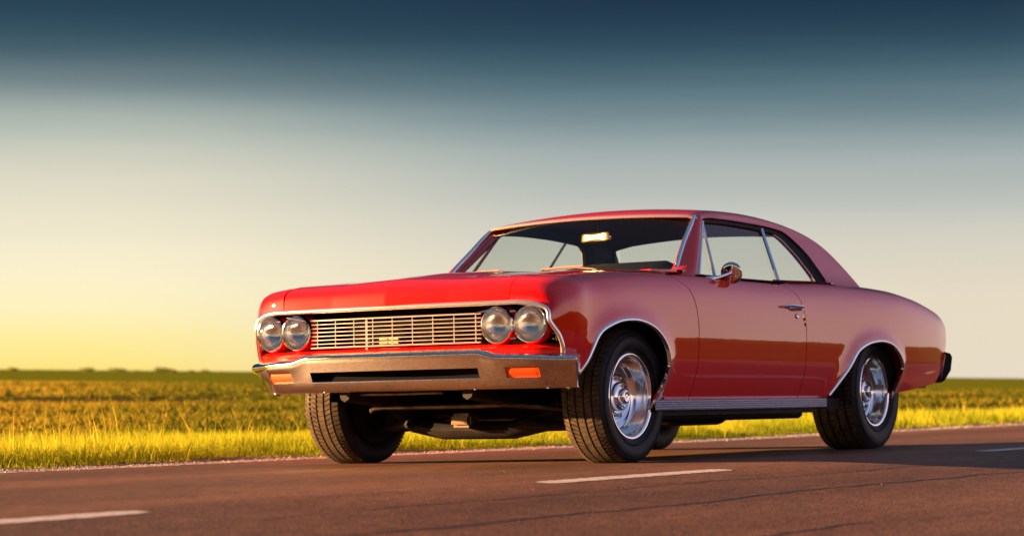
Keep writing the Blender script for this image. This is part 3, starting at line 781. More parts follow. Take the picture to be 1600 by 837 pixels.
# ---- wheels ---------------------------------------------------------------
wheel_chrome = mat('wheel_chrome', (.94, .94, .95), .13, 1)
def wheel(x, s, zc_, R, tw, rimR, yface):
    # outer face at y = s*yface ; geometry written for the outward direction s
    c = (x, 0, zc_)
    Y = lambda o: s*(yface+o)
    rim = MB()
    rim.lathe([(Y(-.02), rimR+.004), (Y(.0), rimR+.002), (Y(.005), rimR-.005), (Y(.0055), rimR-.011), (Y(.003), rimR-.018), (Y(-.004), rimR-.023), (Y(-.014), rimR-.025), (Y(-.035), rimR-.028), (Y(-.070), rimR-.034), (Y(-.088), rimR-.044),
               (Y(-.094), rimR-.058), (Y(-.093), .125), (Y(-.084), .118), (Y(-.070), .108), (Y(-.066), .100), (Y(-.070), .092), (Y(-.078), .084), (Y(-.076), .078), (Y(-.060), .072)], c, 72)
    root = rim.ob('wheel', wheel_chrome, car, smooth=True, sharp=50)
    cap = MB(); cap.lathe([(Y(-.080), .078), (Y(-.056), .074), (Y(-.046), .066), (Y(-.044), .058), (Y(-.050), .050), (Y(-.048), .043), (Y(-.030), .038), (Y(-.022), .031), (Y(-.020), .022), (Y(-.024), .016), (Y(-.020), .0004)], c, 48)
    cap.ob('centre_cap', chrome, root, smooth=True, sharp=50)
    bk = MB(); bk.lathe([(s*(yface-.10), rimR-.03), (s*(yface-.20), rimR-.03), (s*(yface-.21), rimR), (s*(yface-.21), .10), (s*(yface-.12), .09), (s*(yface-.12), .0004)], c, 40); bk.ob('wheel_barrel', under, root, smooth=True)
    # tyre carcass
    hw = tw/2; yc = yface-hw+.012
    pr = []
    for o, rr in [(-hw+.018, rimR-.004), (-hw+.004, rimR+.012), (-hw-.008, rimR+.035), (-hw-.012, rimR+(R-rimR)*.5), (-hw-.004, R-.030), (-hw+.014, R-.012), (-hw+.030, R-.0075)]: pr.append((o, rr))
    pr += [(0, R-.006)]; pr += [(-o, rr) for o, rr in pr[:-1][::-1]]
    n = 96; rows = []
    def sq(px, py, pz, o):
        if pz < 0.0015:
            pz = 0.0015+(0.0)*pz
        low = max(0, 1-(pz/.06)); py += math.copysign(.008, o)*low if abs(o) > hw*.6 else 0
        return (px, py, pz)
    for o, rr in pr:
        rows.append([sq(x+rr*math.cos(a), s*yc+s*o, zc_+rr*math.sin(a), s*o) for a in np.linspace(0, 2*math.pi, n+1)[:-1]])
    t = MB().grid(rows, True).ob('tyre', rubber, root, smooth=True, sharp=60)
    # raised rings on the sidewall
    sr = MB()
    for rr in (rimR+.020, R-.038):
        sr.lathe([(s*(yc+hw+.004+.004), rr-.004), (s*(yc+hw+.0125), rr), (s*(yc+hw+.008), rr+.004)], c, 96)
    sr.ob('sidewall_ring', rubber, t, smooth=True)
    # tread blocks: five ribs, slanted cross cuts
    B = MB(); nb = 84; ribs = [(-.96, -.66), (-.56, -.26), (-.16, .16), (.26, .56), (.66, .96)]
    for ri, (a0, a1) in enumerate(ribs):
        for k in range(nb):
            if ri == 2: gap, sl = .10, .10
            elif ri in (0, 4): gap, sl = .22, (.25 if ri == 0 else -.25)
            else: gap, sl = .20, (.55 if ri == 1 else -.55)
            st = k+(.5 if ri % 2 else 0)
            w0 = (st)/nb*2*math.pi; w1 = (st+1-gap)/nb*2*math.pi; sh = sl/nb*2*math.pi
            crown = lambda q: R-.004*q*q-(.007 if abs(q) > .9 else 0)
            V = []
            for q, sft in ((a0, 0), (a1, sh)):
                for w in (w0+sft, w1+sft):
                    for rr in (R-.012, crown(q)):
                        px, pz = x+rr*math.cos(w), zc_+rr*math.sin(w); V.append((px, s*yc+s*q*hw, max(.0012, pz)))
            if all(v[2] < .0013 for v in V): continue
            B.add(V, [(1, 3, 7, 5), (0, 1, 5, 4), (2, 6, 7, 3), (0, 2, 3, 1), (4, 5, 7, 6)])
    tb = B.ob('tread_blocks', tread_m, root, kind='stuff')
    return root
for s in (-1, 1):
    wheel(0, s, .319, .328, .215, .213, .866)
    wheel(2.921, s, .338, .347, .275, .213, .858)

# ---- wheel wells, floor, running gear
for s in (1, -1):
    for (x, zc_, R) in ((-.19+.0, .335, .40), (2.78, .33, .375)):
        w = MB(); w.lathe([(s*.87, R), (s*.62, R), (s*.52, R-.02)], (x, 0, zc_-.02), 32, 'y', -.15, math.pi*.93)
        w.lathe([(s*.52, R-.02), (s*.515, .16)], (x, 0, zc_-.02), 32, 'y', .0, math.pi)
        w.ob('wheel_well', black, car, smooth=True)
MB().box(.28, 2.55, -.80, .80, .235, .30).ob('floor_pan', under, car)
MB().box(2.55, 4.0, -.74, .74, .36, .44).ob('boot_floor', under, car)
MB().box(-.66, .30, -.50, .50, .40, .46).ob('engine_bay_floor', under, car)
for s in (1, -1):
    MB().tube([(-.66, s*.36, .36), (-.35, s*.36, .33), (.25, s*.36, .27), (.5, s*.68, .235), (2.2, s*.70, .235), (2.6, s*.52, .36), (3.7, s*.48, .36)], .042, 8, sq=(.8, 1.1)).ob('frame_rail', under, car, smooth=True)
    # lower control arms and struts
    a = MB(); a.tube([(-.14, s*.34, .20), (0, s*.66, .17)], .024, 8); a.tube([(.16, s*.34, .20), (0, s*.66, .17)], .024, 8); a.tube([(.0, s*.60, .16), (.0, s*.68, .23)], .030, 8); a.ob('control_arm', under, car, smooth=True)
    a = MB(); a.tube([(0, s*.55, .18), (0, s*.50, .45)], .055, 12); a.ob('coil_spring', under, car, smooth=True)
MB().tube([(-.02, s_, z_) for s_, z_ in ((-.52, .30), (-.38, .20), (-.2, .165), (.2, .165), (.38, .20), (.52, .30))], .060, 10, sq=(1.4, .8)).ob('crossmember', under, car, smooth=True)
MB().tube([(-.10, .62, .26), (-.30, .46, .275), (-.36, .40, .285), (-.37, .2, .285), (-.37, -.2, .285), (-.36, -.36, .290), (-.33, -.44, .285), (-.10, -.62, .26)], .0125, 10).ob('anti_roll_bar', steel_dirty, car, smooth=True)
MB().tube([(-.58, .40, .352), (-.60, .1, .350), (-.60, -.18, .352)], .009, 8).ob('lower_support', steel_dirty, car, smooth=True)
MB().tube([(.14, .62, .22), (.14, 0, .215), (.14, -.62, .22)], .014, 8).ob('tie_rod', steel_dirty, car, smooth=True)
op = MB(); op.box(.18, .62, -.16, .16, .15, .32); op.ob('oil_pan', under, car, bevel=.03)
op = MB(); op.box(-.20, -.10, -.06, .06, .18, .25); op.ob('steering_box', steel_dirty, car, bevel=.015)
tr = MB(); tr.tube([(.62, 0, .30), (1.1, 0, .28), (1.5, 0, .28)], [.15, .11, .08], 14); tr.ob('gearbox', under, car, smooth=True)
for s in (1, -1):
    MB().tube([(.35, s*.30, .26), (.7, s*.32, .20), (1.3, s*.34, .20)], .028, 10).ob('exhaust_pipe', steel_dirty, car, smooth=True)
    MB().tube([(1.3, s*.34, .215), (1.34, s*.34, .215), (1.86, s*.34, .215), (1.9, s*.34, .215)], [.03, .07, .07, .03], 14, sq=(1.3, .8)).ob('silencer', under, car, smooth=True)
    MB().tube([(1.9, s*.34, .22), (2.5, s*.40, .30), (2.9, s*.45, .44), (3.3, s*.48, .34), (4.0, s*.50, .33)], .026, 10).ob('exhaust_pipe', steel_dirty, car, smooth=True)
MB().tube([(2.921, -.70, .338), (2.921, -.2, .338), (2.921, -.12, .338), (2.921, .12, .338), (2.921, .2, .338), (2.921, .70, .338)], [.038, .038, .13, .13, .038, .038], 14).ob('rear_axle', under, car, smooth=True)
MB().box(3.3, 3.85, -.40, .40, .28, .40).ob('fuel_tank', under, car, bevel=.02)
MB().box(3.60, 3.64, -.62, -.58, .30, .40).ob('tow_bracket', alu, car, bevel=.004)

# ---- interior
rows = []
for y in np.linspace(-.70, .70, 33):
    hm = .030 + .050*(1-sstep(-.15, .25, y))*(1-sstep(.56, .68, abs(y)))
    rows.append([(.62, y, .93), (.72, y, .950), (.84, y, .955+hm*.8), (.93, y, .955+hm), (.97, y, .93+hm*.8), (.93, y, .78), (.90, y, .62)])
MB().grid(rows).ob('dashboard', interior, car, smooth=True)
def seat(x, y0, y1, zt, name='seat', lean=.12):
    b = MB(); n = 9; rows = []
    for y in np.linspace(y0, y1, n):
        k = ((y-(y0+y1)/2)/((y1-y0)/2))**6*.035
        rows.append([(x-.50, y, .42), (x-.50, y, .56-k), (x-.42, y, .60-k), (x-.06, y, .58), (x, y, .62), (x+lean*.7, y, zt-.10-k), (x+lean, y, zt-.02-k), (x+lean+.05, y, zt-k), (x+lean+.10, y, zt-.03-k), (x+lean+.08, y, .5), (x+.02, y, .40)])
    b.grid(rows, True); b.F.append(tuple(range(len(rows[0])))); o_ = (n-1)*len(rows[0]); b.F.append(tuple(o_+i for i in range(len(rows[0]))))
    b.ob(name, interior, car, smooth=True, sharp=70)
seat(1.50, -.66, -.04, .955); seat(1.50, .04, .66, .955); seat(2.30, -.60, .60, .965, 'rear_seat')
MB().box(2.42, 2.96, -.62, .62, .90, .945).ob('parcel_shelf', interior, car)
for s in (1, -1):
    MB().box(.40, 2.42, s*.80-.02, s*.80+.02, .32, .905).ob('door_card', interior, car)
MB().box(.33, .36, -.80, .80, .30, .90).ob('bulkhead', interior, car)
MB().box(2.96, 2.99, -.66, .66, .42, .90).ob('rear_bulkhead', interior, car)
st = MB(); cc = Vector((1.06, -.36, .80)); axs = Vector((.93, 0, .38)).normalized(); b1 = axs.cross(Vector((0, 1, 0))).normalized(); b2 = Vector((0, 1, 0))
ringp = [cc+b1*.185*math.cos(q)+b2*.185*math.sin(q) for q in np.linspace(0, 2*math.pi, 33)]
st.tube(ringp, .012, 8, cap=False); st.tube([cc+b2*.18, cc-axs*.03, cc-b2*.18], .010, 8); st.tube([cc-axs*.02, cc-axs*.25], .03, 10)
st.ob('steering_wheel', interior, car, smooth=True)
mr_ = MB()
rows = []
nm = Vector((-.955, .28, .085)).normalized(); sx_ = nm.cross(Vector((0, 0, 1))).normalized(); sz_ = sx_.cross(nm)
if sz_.z < 0: sz_ = -sz_
rc = Vector((1.13, -.02, 1.198)); rows = []
for off, sc_ in ((.022, .0), (.022, .80), (.014, .97), (.004, 1.0), (-.005, .99), (-.0085, .90), (-.0110, .70), (-.0128, .45), (-.0137, .2), (-.0140, 0)):
    rw = []
    for q in np.linspace(0, 2*math.pi, 33)[:-1]:
        cx_, cz_ = math.cos(q), math.sin(q); e_ = .32
        X_ = math.copysign(abs(cx_)**e_, cx_)*.112*max(sc_, .001); Z_ = math.copysign(abs(cz_)**e_, cz_)*.030*max(sc_, .001)
        rw.append(tuple(rc+sx_*X_+sz_*Z_-nm*off))
    rows.append(rw)
MB().grid(rows, True).ob('rear_view_mirror', mat('polished_mirror_back', (.80, .58, .24), .17, 1), car, smooth=True, sharp=60)
MB().tube([(1.16, -.02, 1.21), (1.18, -.01, 1.30)], .007, 8).ob('mirror_stalk', chrome, car, smooth=True)
#BODYEND

# ================================================================== GROUND
def tilt(y): 
    """height of the road surface"""
    yc = -1.80; k = math.tan(PSI)
    if y > yc: return k*y if y > yc+.25 else k*y-.0035*(1-(y-yc)/.25)**2*1
    return k*yc*1-.0035 + .022*(y-yc)
def edge_y(x): return _ey(x)
_ey = pchip([-60, -12, -4, -1.5, 1, 5, 10.8, 16.8, 30, 80, 400], [1.0, 1.75, 1.84, 1.86, 1.90, 1.92, 2.38, 3.05, 4.5, 10, 45])
def gnode(m): return m.node_tree
# asphalt
asph = mat('asphalt', (.14, .105, .082), .55)
t = asph.node_tree; b = t.nodes['Principled BSDF']; co = t.nodes.new('ShaderNodeTexCoord')
def tn(ty, **k):
    n = t.nodes.new(ty)
    for a, v in k.items(): setattr(n, a, v)
    return n
n1 = tn('ShaderNodeTexNoise'); n1.inputs['Scale'].default_value = 1.1; n1.inputs['Detail'].default_value = 8; n1.inputs['Roughness'].default_value = .65
n2 = tn('ShaderNodeTexVoronoi'); n2.inputs['Scale'].default_value = 110
n3 = tn('ShaderNodeTexNoise'); n3.inputs['Scale'].default_value = 60; n3.inputs['Detail'].default_value = 6
mp = tn('ShaderNodeMapping'); mp.inputs['Scale'].default_value = (.35, 1.6, 1); t.links.new(co.outputs['Object'], mp.inputs[0])
t.links.new(mp.outputs[0], n1.inputs['Vector']); t.links.new(co.outputs['Object'], n2.inputs['Vector']); t.links.new(co.outputs['Object'], n3.inputs['Vector'])
cr = tn('ShaderNodeValToRGB'); cr.color_ramp.elements[0].position = .36; cr.color_ramp.elements[0].color = (.090, .041, .022, 1); cr.color_ramp.elements[1].position = .68; cr.color_ramp.elements[1].color = (.172, .082, .044, 1)
t.links.new(n1.outputs['Fac'], cr.inputs[0])
cr2 = tn('ShaderNodeValToRGB'); cr2.color_ramp.elements[0].position = .30; cr2.color_ramp.elements[0].color = (.55, .53, .52, 1); cr2.color_ramp.elements[1].position = .74; cr2.color_ramp.elements[1].color = (1.65, 1.6, 1.5, 1)
t.links.new(n3.outputs['Fac'], cr2.inputs[0])
n4 = tn('ShaderNodeTexNoise'); n4.inputs['Scale'].default_value = 14; n4.inputs['Detail'].default_value = 9; n4.inputs['Roughness'].default_value = .8; t.links.new(co.outputs['Object'], n4.inputs['Vector'])
sy = tn('ShaderNodeSeparateXYZ'); t.links.new(co.outputs['Object'], sy.inputs[0])
tk = tn('ShaderNodeMath', operation='SINE'); tk0 = tn('ShaderNodeMath', operation='MULTIPLY_ADD'); tk0.inputs[1].default_value = 3.5; tk0.inputs[2].default_value = 1.2
t.links.new(sy.outputs['Y'], tk0.inputs[0]); t.links.new(tk0.outputs[0], tk.inputs[0])
tk2 = tn('ShaderNodeMath', operation='MULTIPLY_ADD'); tk2.inputs[1].default_value = .06; t.links.new(tk.outputs[0], tk2.inputs[0]); t.links.new(n4.outputs['Fac'], tk2.inputs[2])
cr4 = tn('ShaderNodeValToRGB'); cr4.color_ramp.elements[0].position = .34; cr4.color_ramp.elements[0].color = (.52, .50, .50, 1); cr4.color_ramp.elements[1].position = .66; cr4.color_ramp.elements[1].color = (1.35, 1.32, 1.28, 1)
t.links.new(tk2.outputs[0], cr4.inputs[0])
mu0 = tn('ShaderNodeMix', data_type='RGBA', blend_type='MULTIPLY'); mu0.inputs['Factor'].default_value = 1; t.links.new(cr.outputs[0], mu0.inputs['A']); t.links.new(cr4.outputs[0], mu0.inputs['B'])
mu = tn('ShaderNodeMix', data_type='RGBA', blend_type='MULTIPLY'); mu.inputs['Factor'].default_value = 1; t.links.new(mu0.outputs['Result'], mu.inputs['A']); t.links.new(cr2.outputs[0], mu.inputs['B'])
# scattered pale stones
vs = tn('ShaderNodeTexVoronoi'); vs.inputs['Scale'].default_value = 38; t.links.new(co.outputs['Object'], vs.inputs['Vector'])
st1 = tn('ShaderNodeMath', operation='LESS_THAN'); st1.inputs[1].default_value = .13; t.links.new(vs.outputs['Distance'], st1.inputs[0])
sx = tn('ShaderNodeSeparateColor'); t.links.new(vs.outputs['Color'], sx.inputs[0]); st2 = tn('ShaderNodeMath', operation='GREATER_THAN'); st2.inputs[1].default_value = .90; t.links.new(sx.outputs[0], st2.inputs[0])
st3 = tn('ShaderNodeMath', operation='MULTIPLY'); t.links.new(st1.outputs[0], st3.inputs[0]); t.links.new(st2.outputs[0], st3.inputs[1])
mu2 = tn('ShaderNodeMix', data_type='RGBA'); t.links.new(st3.outputs[0], mu2.inputs['Factor']); t.links.new(mu.outputs['Result'], mu2.inputs['A']); mu2.inputs['B'].default_value = (.42, .34, .27, 1)
t.links.new(mu2.outputs['Result'], b.inputs['Base Color'])
ad = tn('ShaderNodeMath', operation='MULTIPLY_ADD'); ad.inputs[1].default_value = .5; t.links.new(n2.outputs['Distance'], ad.inputs[0]); t.links.new(n3.outputs['Fac'], ad.inputs[2])
bp_ = tn('ShaderNodeBump'); bp_.inputs['Strength'].default_value = .55; bp_.inputs['Distance'].default_value = .004; t.links.new(ad.outputs[0], bp_.inputs['Height']); t.links.new(bp_.outputs[0], b.inputs['Normal'])
b.inputs['Roughness'].default_value = .60; b.inputs['Specular IOR Level'].default_value = .28
def paintmat(name, base, alpha_bg, thr):
    m = mat(name, base, .6); t = m.node_tree; b = t.nodes['Principled BSDF']
    co = t.nodes.new('ShaderNodeTexCoord'); n = t.nodes.new('ShaderNodeTexNoise'); n.inputs['Scale'].default_value = 26; n.inputs['Detail'].default_value = 9; n.inputs['Roughness'].default_value = .75
    t.links.new(co.outputs['Object'], n.inputs['Vector']); r_ = t.nodes.new('ShaderNodeMapRange'); r_.inputs['From Min'].default_value = thr; r_.inputs['From Max'].default_value = thr+.10; t.links.new(n.outputs['Fac'], r_.inputs['Value'])
    x = t.nodes.new('ShaderNodeMix'); x.data_type = 'RGBA'; x.inputs['A'].default_value = (*base, 1); x.inputs['B'].default_value = (*alpha_bg, 1); t.links.new(r_.outputs[0], x.inputs['Factor']); t.links.new(x.outputs['Result'], b.inputs['Base Color'])
    bm_ = t.nodes.new('ShaderNodeBump'); bm_.inputs['Distance'].default_value = .003; bm_.inputs['Strength'].default_value = .5; t.links.new(n.outputs['Fac'], bm_.inputs['Height']); t.links.new(bm_.outputs[0], b.inputs['Normal'])
    return m
linep = paintmat('worn_road_paint', (.60, .54, .50), (.20, .13, .09), .54)
linep2 = paintmat('worn_edge_paint', (.62, .54, .52), (.19, .12, .085), .44)
verge_soil = mat('verge_soil', (.10, .066, .032), .9, vary=(6, (.06, .060, .02), .4, .62), bump=(30, .8, .02))

# road sheet
xs = list(np.arange(-60, -14, 4.))+list(np.arange(-14, 30, .8))+list(np.arange(30, 120, 6.))+[150, 200, 300, 400]
V = []; F = []; nrow = []
for x in xs:
    e = edge_y(x)+.22+.05*math.sin(x*1.7)+.04*math.sin(x*4.3+1)
    ys = [-5.6, -4.5, -3.2, -2.3, -2.1, -2.0, -1.9, -1.84, -1.80, -1.76, -1.70, -1.64, -1.6, -1.5, -1.2, -.4, .4, 1.2]+[1.2+(e-1.2)*.5, e]
    nrow.append(len(V)); V += [(x, y, tilt(y)) for y in ys]+[(x, e+.03, tilt(e)-.05)]
nc = 21
for i in range(len(xs)-1):
    for k in range(nc-1): F.append((i*nc+k, (i+1)*nc+k, (i+1)*nc+k+1, i*nc+k+1))
ro = mesh('road', V, F, asph, smooth=True); ro['kind'] = 'structure'
# painted marks
def strip(x0, x1, yc, w, name, m, n=24, wob=.006, taper=.0, lift=.0014):
    V = []; F = []
    for i in range(n+1):
        t_ = i/n; x = x0+(x1-x0)*t_; y = yc(x); ww = w*(min(1, .55+t_/.03*.45) if t_ < .03 else 1)*(min(1, .55+(1-t_)/.03*.45) if t_ > .97 else 1)
        a = y-ww/2+random.uniform(-wob, wob); b_ = y+ww/2+random.uniform(-wob, wob)
        V += [(x, a, tilt(a)+lift), (x, (a+b_)/2, tilt((a+b_)/2)+lift), (x, b_, tilt(b_)+lift)]
    for i in range(n):
        for k in (0, 1): F.append((i*3+k, i*3+3+k, i*3+4+k, i*3+1+k))
    o = mesh(name, V, F, m); o['kind'] = 'structure'; return o
cy = lambda x: -1.82+.018*(x-0)
for x0, x1 in ((-7.2, -4.62), (-2.42, -.90), (2.22, 4.0), (7.4, 9.4), (12.5, 14.5)):
    strip(x0, x1, cy, .105, 'centre_line_dash', linep, 60)
strip(-40, 120, lambda x: edge_y(x)-.03-.03+.02*math.sin(x*2.1), .27, 'edge_line', linep2, 1600, .035)
# tar seams and cracks in the near lane
tarm = mat('tar', (.030, .022, .019), .5)
for (x0_, x1_, yb_, sl_, wd_, sd_) in ((-6.2, 9, -2.72, .012, 1., 3), (-4.6, 6, -2.20, .020, .45, 5), (-7.5, -5.0, -2.95, -.02, .5, 8), (-6.9, -3.2, -3.30, .05, .6, 9), (-2, 12, .35, .004, .5, 12)):
    R_ = random.Random(sd_); V = []; F = []; xx = np.linspace(x0_, x1_, int((x1_-x0_)*14)); y = 0
    for i, x in enumerate(xx):
        y = .9*y+R_.uniform(-.012, .012); yy = yb_+sl_*x+y+.02*math.sin(x*1.3+sd_); ww = (.005+.009*abs(math.sin(x*1.9+sd_)+.3*math.sin(x*7)))*wd_
        V += [(x, yy-ww, tilt(yy-ww)+.0012), (x, yy+ww, tilt(yy+ww)+.0012)]
    for i in range(len(xx)-1): F.append((i*2, i*2+2, i*2+3, i*2+1))
    o = mesh('tar_seam', V, F, tarm); o['kind'] = 'structure'
# loose stones along the crumbling edge
V = []; F = []
for _ in range(5200):
    x = random.uniform(-4, 26) if _ % 2 else random.uniform(-3, 9); e = edge_y(x); y = e+random.gauss(.10, .16)
    far_ = _ % 60 == 0
    if far_: y = random.uniform(-4.2, e)
    q = (.45 if far_ else 1)*random.uniform(.003, .009)*(1+.5*(x > 8)); z = tilt(min(y, e+.2))+q*.25; o = len(V); a = random.uniform(0, 3)
    ca, sa = math.cos(a)*q, math.sin(a)*q
    V += [(x+ca, y+sa, z), (x-sa, y+ca, z+q*.15), (x-ca, y-sa, z), (x+sa, y-ca, z-q*.1), (x+ca*.2, y, z+q*.75)]
    F += [(o, o+1, o+4), (o+1, o+2, o+4), (o+2, o+3, o+4), (o+3, o, o+4)]
o = mesh('gravel', V, F, mat('loose_gravel', (.26, .20, .17), .85, vary=(3, (.44, .38, .36), .4, .6))); o['kind'] = 'stuff'; o['label'] = 'pale loose gravel scattered along the far road edge'; o['category'] = 'gravel'

# field sheet: one ground, drops under the road, to the horizon
fieldm = mat('field_ground', (.07, .09, .02), 1, spec=0)
t = fieldm.node_tree; b = t.nodes['Principled BSDF']; co = t.nodes.new('ShaderNodeTexCoord')
mp = tn('ShaderNodeMapping'); mp.inputs['Scale'].default_value = (.05, .55, 1); t.links.new(co.outputs['Object'], mp.inputs[0])
na = tn('ShaderNodeTexNoise'); na.inputs['Scale'].default_value = 1; na.inputs['Detail'].default_value = 8; t.links.new(mp.outputs[0], na.inputs['Vector'])
nb_ = tn('ShaderNodeTexNoise'); nb_.inputs['Scale'].default_value = 3; nb_.inputs['Detail'].default_value = 8; t.links.new(co.outputs['Object'], nb_.inputs['Vector'])
cr = tn('ShaderNodeValToRGB'); cr.color_ramp.elements[0].position = .38; cr.color_ramp.elements[0].color = (.075, .042, .018, 1); cr.color_ramp.elements[1].position = .58; cr.color_ramp.elements[1].color = (.085, .105, .014, 1)
t.links.new(na.outputs['Fac'], cr.inputs[0])
cg = tn('ShaderNodeValToRGB'); cg.color_ramp.elements[0].color = (.095, .125, .009, 1); cg.color_ramp.elements[1].color = (.19, .205, .016, 1); cg.color_ramp.elements[0].position = .35; cg.color_ramp.elements[1].position = .7
t.links.new(nb_.outputs['Fac'], cg.inputs[0])
ge = tn('ShaderNodeNewGeometry'); sp = tn('ShaderNodeVectorMath', operation='LENGTH'); t.links.new(ge.outputs['Position'], sp.inputs[0])
mg = tn('ShaderNodeMapRange', interpolation_type='SMOOTHSTEP'); mg.inputs['From Min'].default_value = 35; mg.inputs['From Max'].default_value = 90; t.links.new(sp.outputs['Value'], mg.inputs['Value'])
mm = tn('ShaderNodeMix', data_type='RGBA'); t.links.new(mg.outputs[0], mm.inputs['Factor']); t.links.new(cr.outputs[0], mm.inputs['A']); t.links.new(cg.outputs[0], mm.inputs['B']); t.links.new(mm.outputs['Result'], b.inputs['Base Color'])
bpn = tn('ShaderNodeBump'); bpn.inputs['Distance'].default_value = .03; bpn.inputs['Strength'].default_value = .7; t.links.new(nb_.outputs['Fac'], bpn.inputs['Height']); t.links.new(bpn.outputs[0], b.inputs['Normal'])
ysg = [-9000, -3000, -800, -200, -60, -20, -9, -6.2, -5.4, -4.5, 0, 1.2]
def gz(x, y):
    e = edge_y(x)
    if y < -5.2: return -.11 if y < -6 else -.09
    if y < e+.1: return -.22
    dd = y-e
    if dd < .35: return tilt(e+.22)-.012
    if dd < 6: return tilt(e+.22)-.012-.05*sstep(.35, 4, dd)
    return tilt(1.9+.22)-.062-0.03*sstep(6, 30, dd)+.0024*max(0, dd-25)
XS = [-9000, -3000, -900, -300, -100, -60]+list(np.arange(-50, 60, 2.))+[70, 90, 120, 200, 400, 1000, 3000, 9000]
DYS = [.10, .2, .5, 1, 2, 3, 4, 6, 9, 15, 30, 80, 200, 600, 2000, 9000]
V = []; F = []
for x in XS:
    xc = max(-60, min(400, x))
    for y in ysg: V.append((x, y, gz(xc, y)))
    e = edge_y(xc)
    for dd in DYS:
        V.append((x, e+dd if dd < 300 else dd, gz(xc, e+dd)))
nc = len(ysg)+len(DYS)
for i in range(len(XS)-1):
    for k in range(nc-1): F.append((i*nc+k, (i+1)*nc+k, (i+1)*nc+k+1, i*nc+k+1))
go = mesh('field', V, F, fieldm, smooth=True); go['kind'] = 'structure'
def soil_strip(side_):
    V = []; F = []; xs = np.arange(-40, 120, .8)
    for x in xs:
        if side_ > 0:
            e = edge_y(x); ys = [e+.12, e+.3, e+.7, e+1.6]; zz = [tilt(e+.22)-.002, tilt(e+.22)+.006+.01*math.sin(x*3), tilt(e+.22)-.004, tilt(e+.22)-.04]
        else: ys = [-5.5, -5.8, -6.3, -7.2]; zz = [tilt(-5.5)-.006, tilt(-5.6), -.085, -.12]
        V += [(x, y, z) for y, z in zip(ys, zz)]
    for i in range(len(xs)-1):
        for k in range(3): F.append((i*4+k, i*4+4+k, i*4+5+k, i*4+1+k))
    o = mesh('verge', V, F, verge_soil, smooth=True); o['kind'] = 'structure'
soil_strip(1); soil_strip(-1)

# ------------------------------------------------------------------ grass and crop
def leafmat(name, c1, c2, c3, tr=.45):
    m = bpy.data.materials.new(name); m.use_nodes = True; t = m.node_tree; t.nodes.clear()
    at = t.nodes.new('ShaderNodeAttribute'); at.attribute_name = 'tone'
    r_ = t.nodes.new('ShaderNodeValToRGB'); e = r_.color_ramp.elements; e[0].color = (*c1, 1); e[1].color = (*c3, 1); e.new(.5).color = (*c2, 1)
    t.links.new(at.outputs['Fac'], r_.inputs[0])
    df = t.nodes.new('ShaderNodeBsdfDiffuse'); tl = t.nodes.new('ShaderNodeBsdfTranslucent'); mxs = t.nodes.new('ShaderNodeMixShader'); mxs.inputs[0].default_value = tr
    o = t.nodes.new('ShaderNodeOutputMaterial')
    t.links.new(r_.outputs[0], df.inputs[0]); t.links.new(r_.outputs[0], tl.inputs[0]); t.links.new(df.outputs[0], mxs.inputs[1]); t.links.new(tl.outputs[0], mxs.inputs[2]); t.links.new(mxs.outputs[0], o.inputs[0])
    return m
grassm = leafmat('grass_blade', (.13, .20, .012), (.38, .45, .02), (.66, .50, .06), .5)
cropm = leafmat('crop_leaf', (.035, .045, .008), (.10, .125, .012), (.36, .26, .03), .45)
def blades(name, P, H, W_, tone, lean, m):
    """P (n,3) bases, two-quad bent blades"""
    n = len(P); ang = rng.uniform(0, 2*math.pi, n); la = rng.uniform(0, 2*math.pi, n)
    dx = np.stack([np.cos(ang), np.sin(ang), np.zeros(n)], 1)*(W_/2)[:, None]
    ln = np.stack([np.cos(la), np.sin(la), np.zeros(n)], 1)*(lean*H)[:, None]
    up = np.zeros((n, 3)); up[:, 2] = H
    v = np.stack([P-dx, P+dx, P+up*.55+ln*.35-dx*.75, P+up*.55+ln*.35+dx*.75, P+up+ln], 1).reshape(-1, 3)
    idx = np.arange(n)*5
    q = np.stack([idx, idx+1, idx+3, idx+2], 1); tt = np.stack([idx+2, idx+3, idx+4], 1)
    loops = np.concatenate([q, tt], 1).reshape(-1)
    me = bpy.data.meshes.new(name); me.vertices.add(n*5); me.vertices.foreach_set('co', v.reshape(-1).astype(np.float32))
    me.loops.add(len(loops)); me.loops.foreach_set('vertex_index', loops.astype(np.int32))
    me.polygons.add(n*2); ls = np.stack([np.arange(n)*7, np.arange(n)*7+4], 1).reshape(-1)
    me.polygons.foreach_set('loop_start', ls.astype(np.int32))
    me.update(calc_edges=True); me.validate()
    a = me.attributes.new('tone', 'FLOAT', 'POINT'); a.data.foreach_set('value', np.repeat(tone, 5).astype(np.float32))
    o = link(name, me, None, m); return o
eyv = np.vectorize(edge_y); gzv = np.vectorize(gz)
def vnoise(x, y, s, seed=0):
    r_ = np.random.default_rng(seed); G = r_.random((64, 64)); X = x/s; Y = y/s; i = np.floor(X).astype(int); j = np.floor(Y).astype(int); fx = X-i; fy = Y-j
    fx = fx*fx*(3-2*fx); fy = fy*fy*(3-2*fy)
    g_ = lambda a, b_: G[a % 64, b_ % 64]
    return (g_(i, j)*(1-fx)+g_(i+1, j)*fx)*(1-fy)+(g_(i, j+1)*(1-fx)+g_(i+1, j+1)*fx)*fy
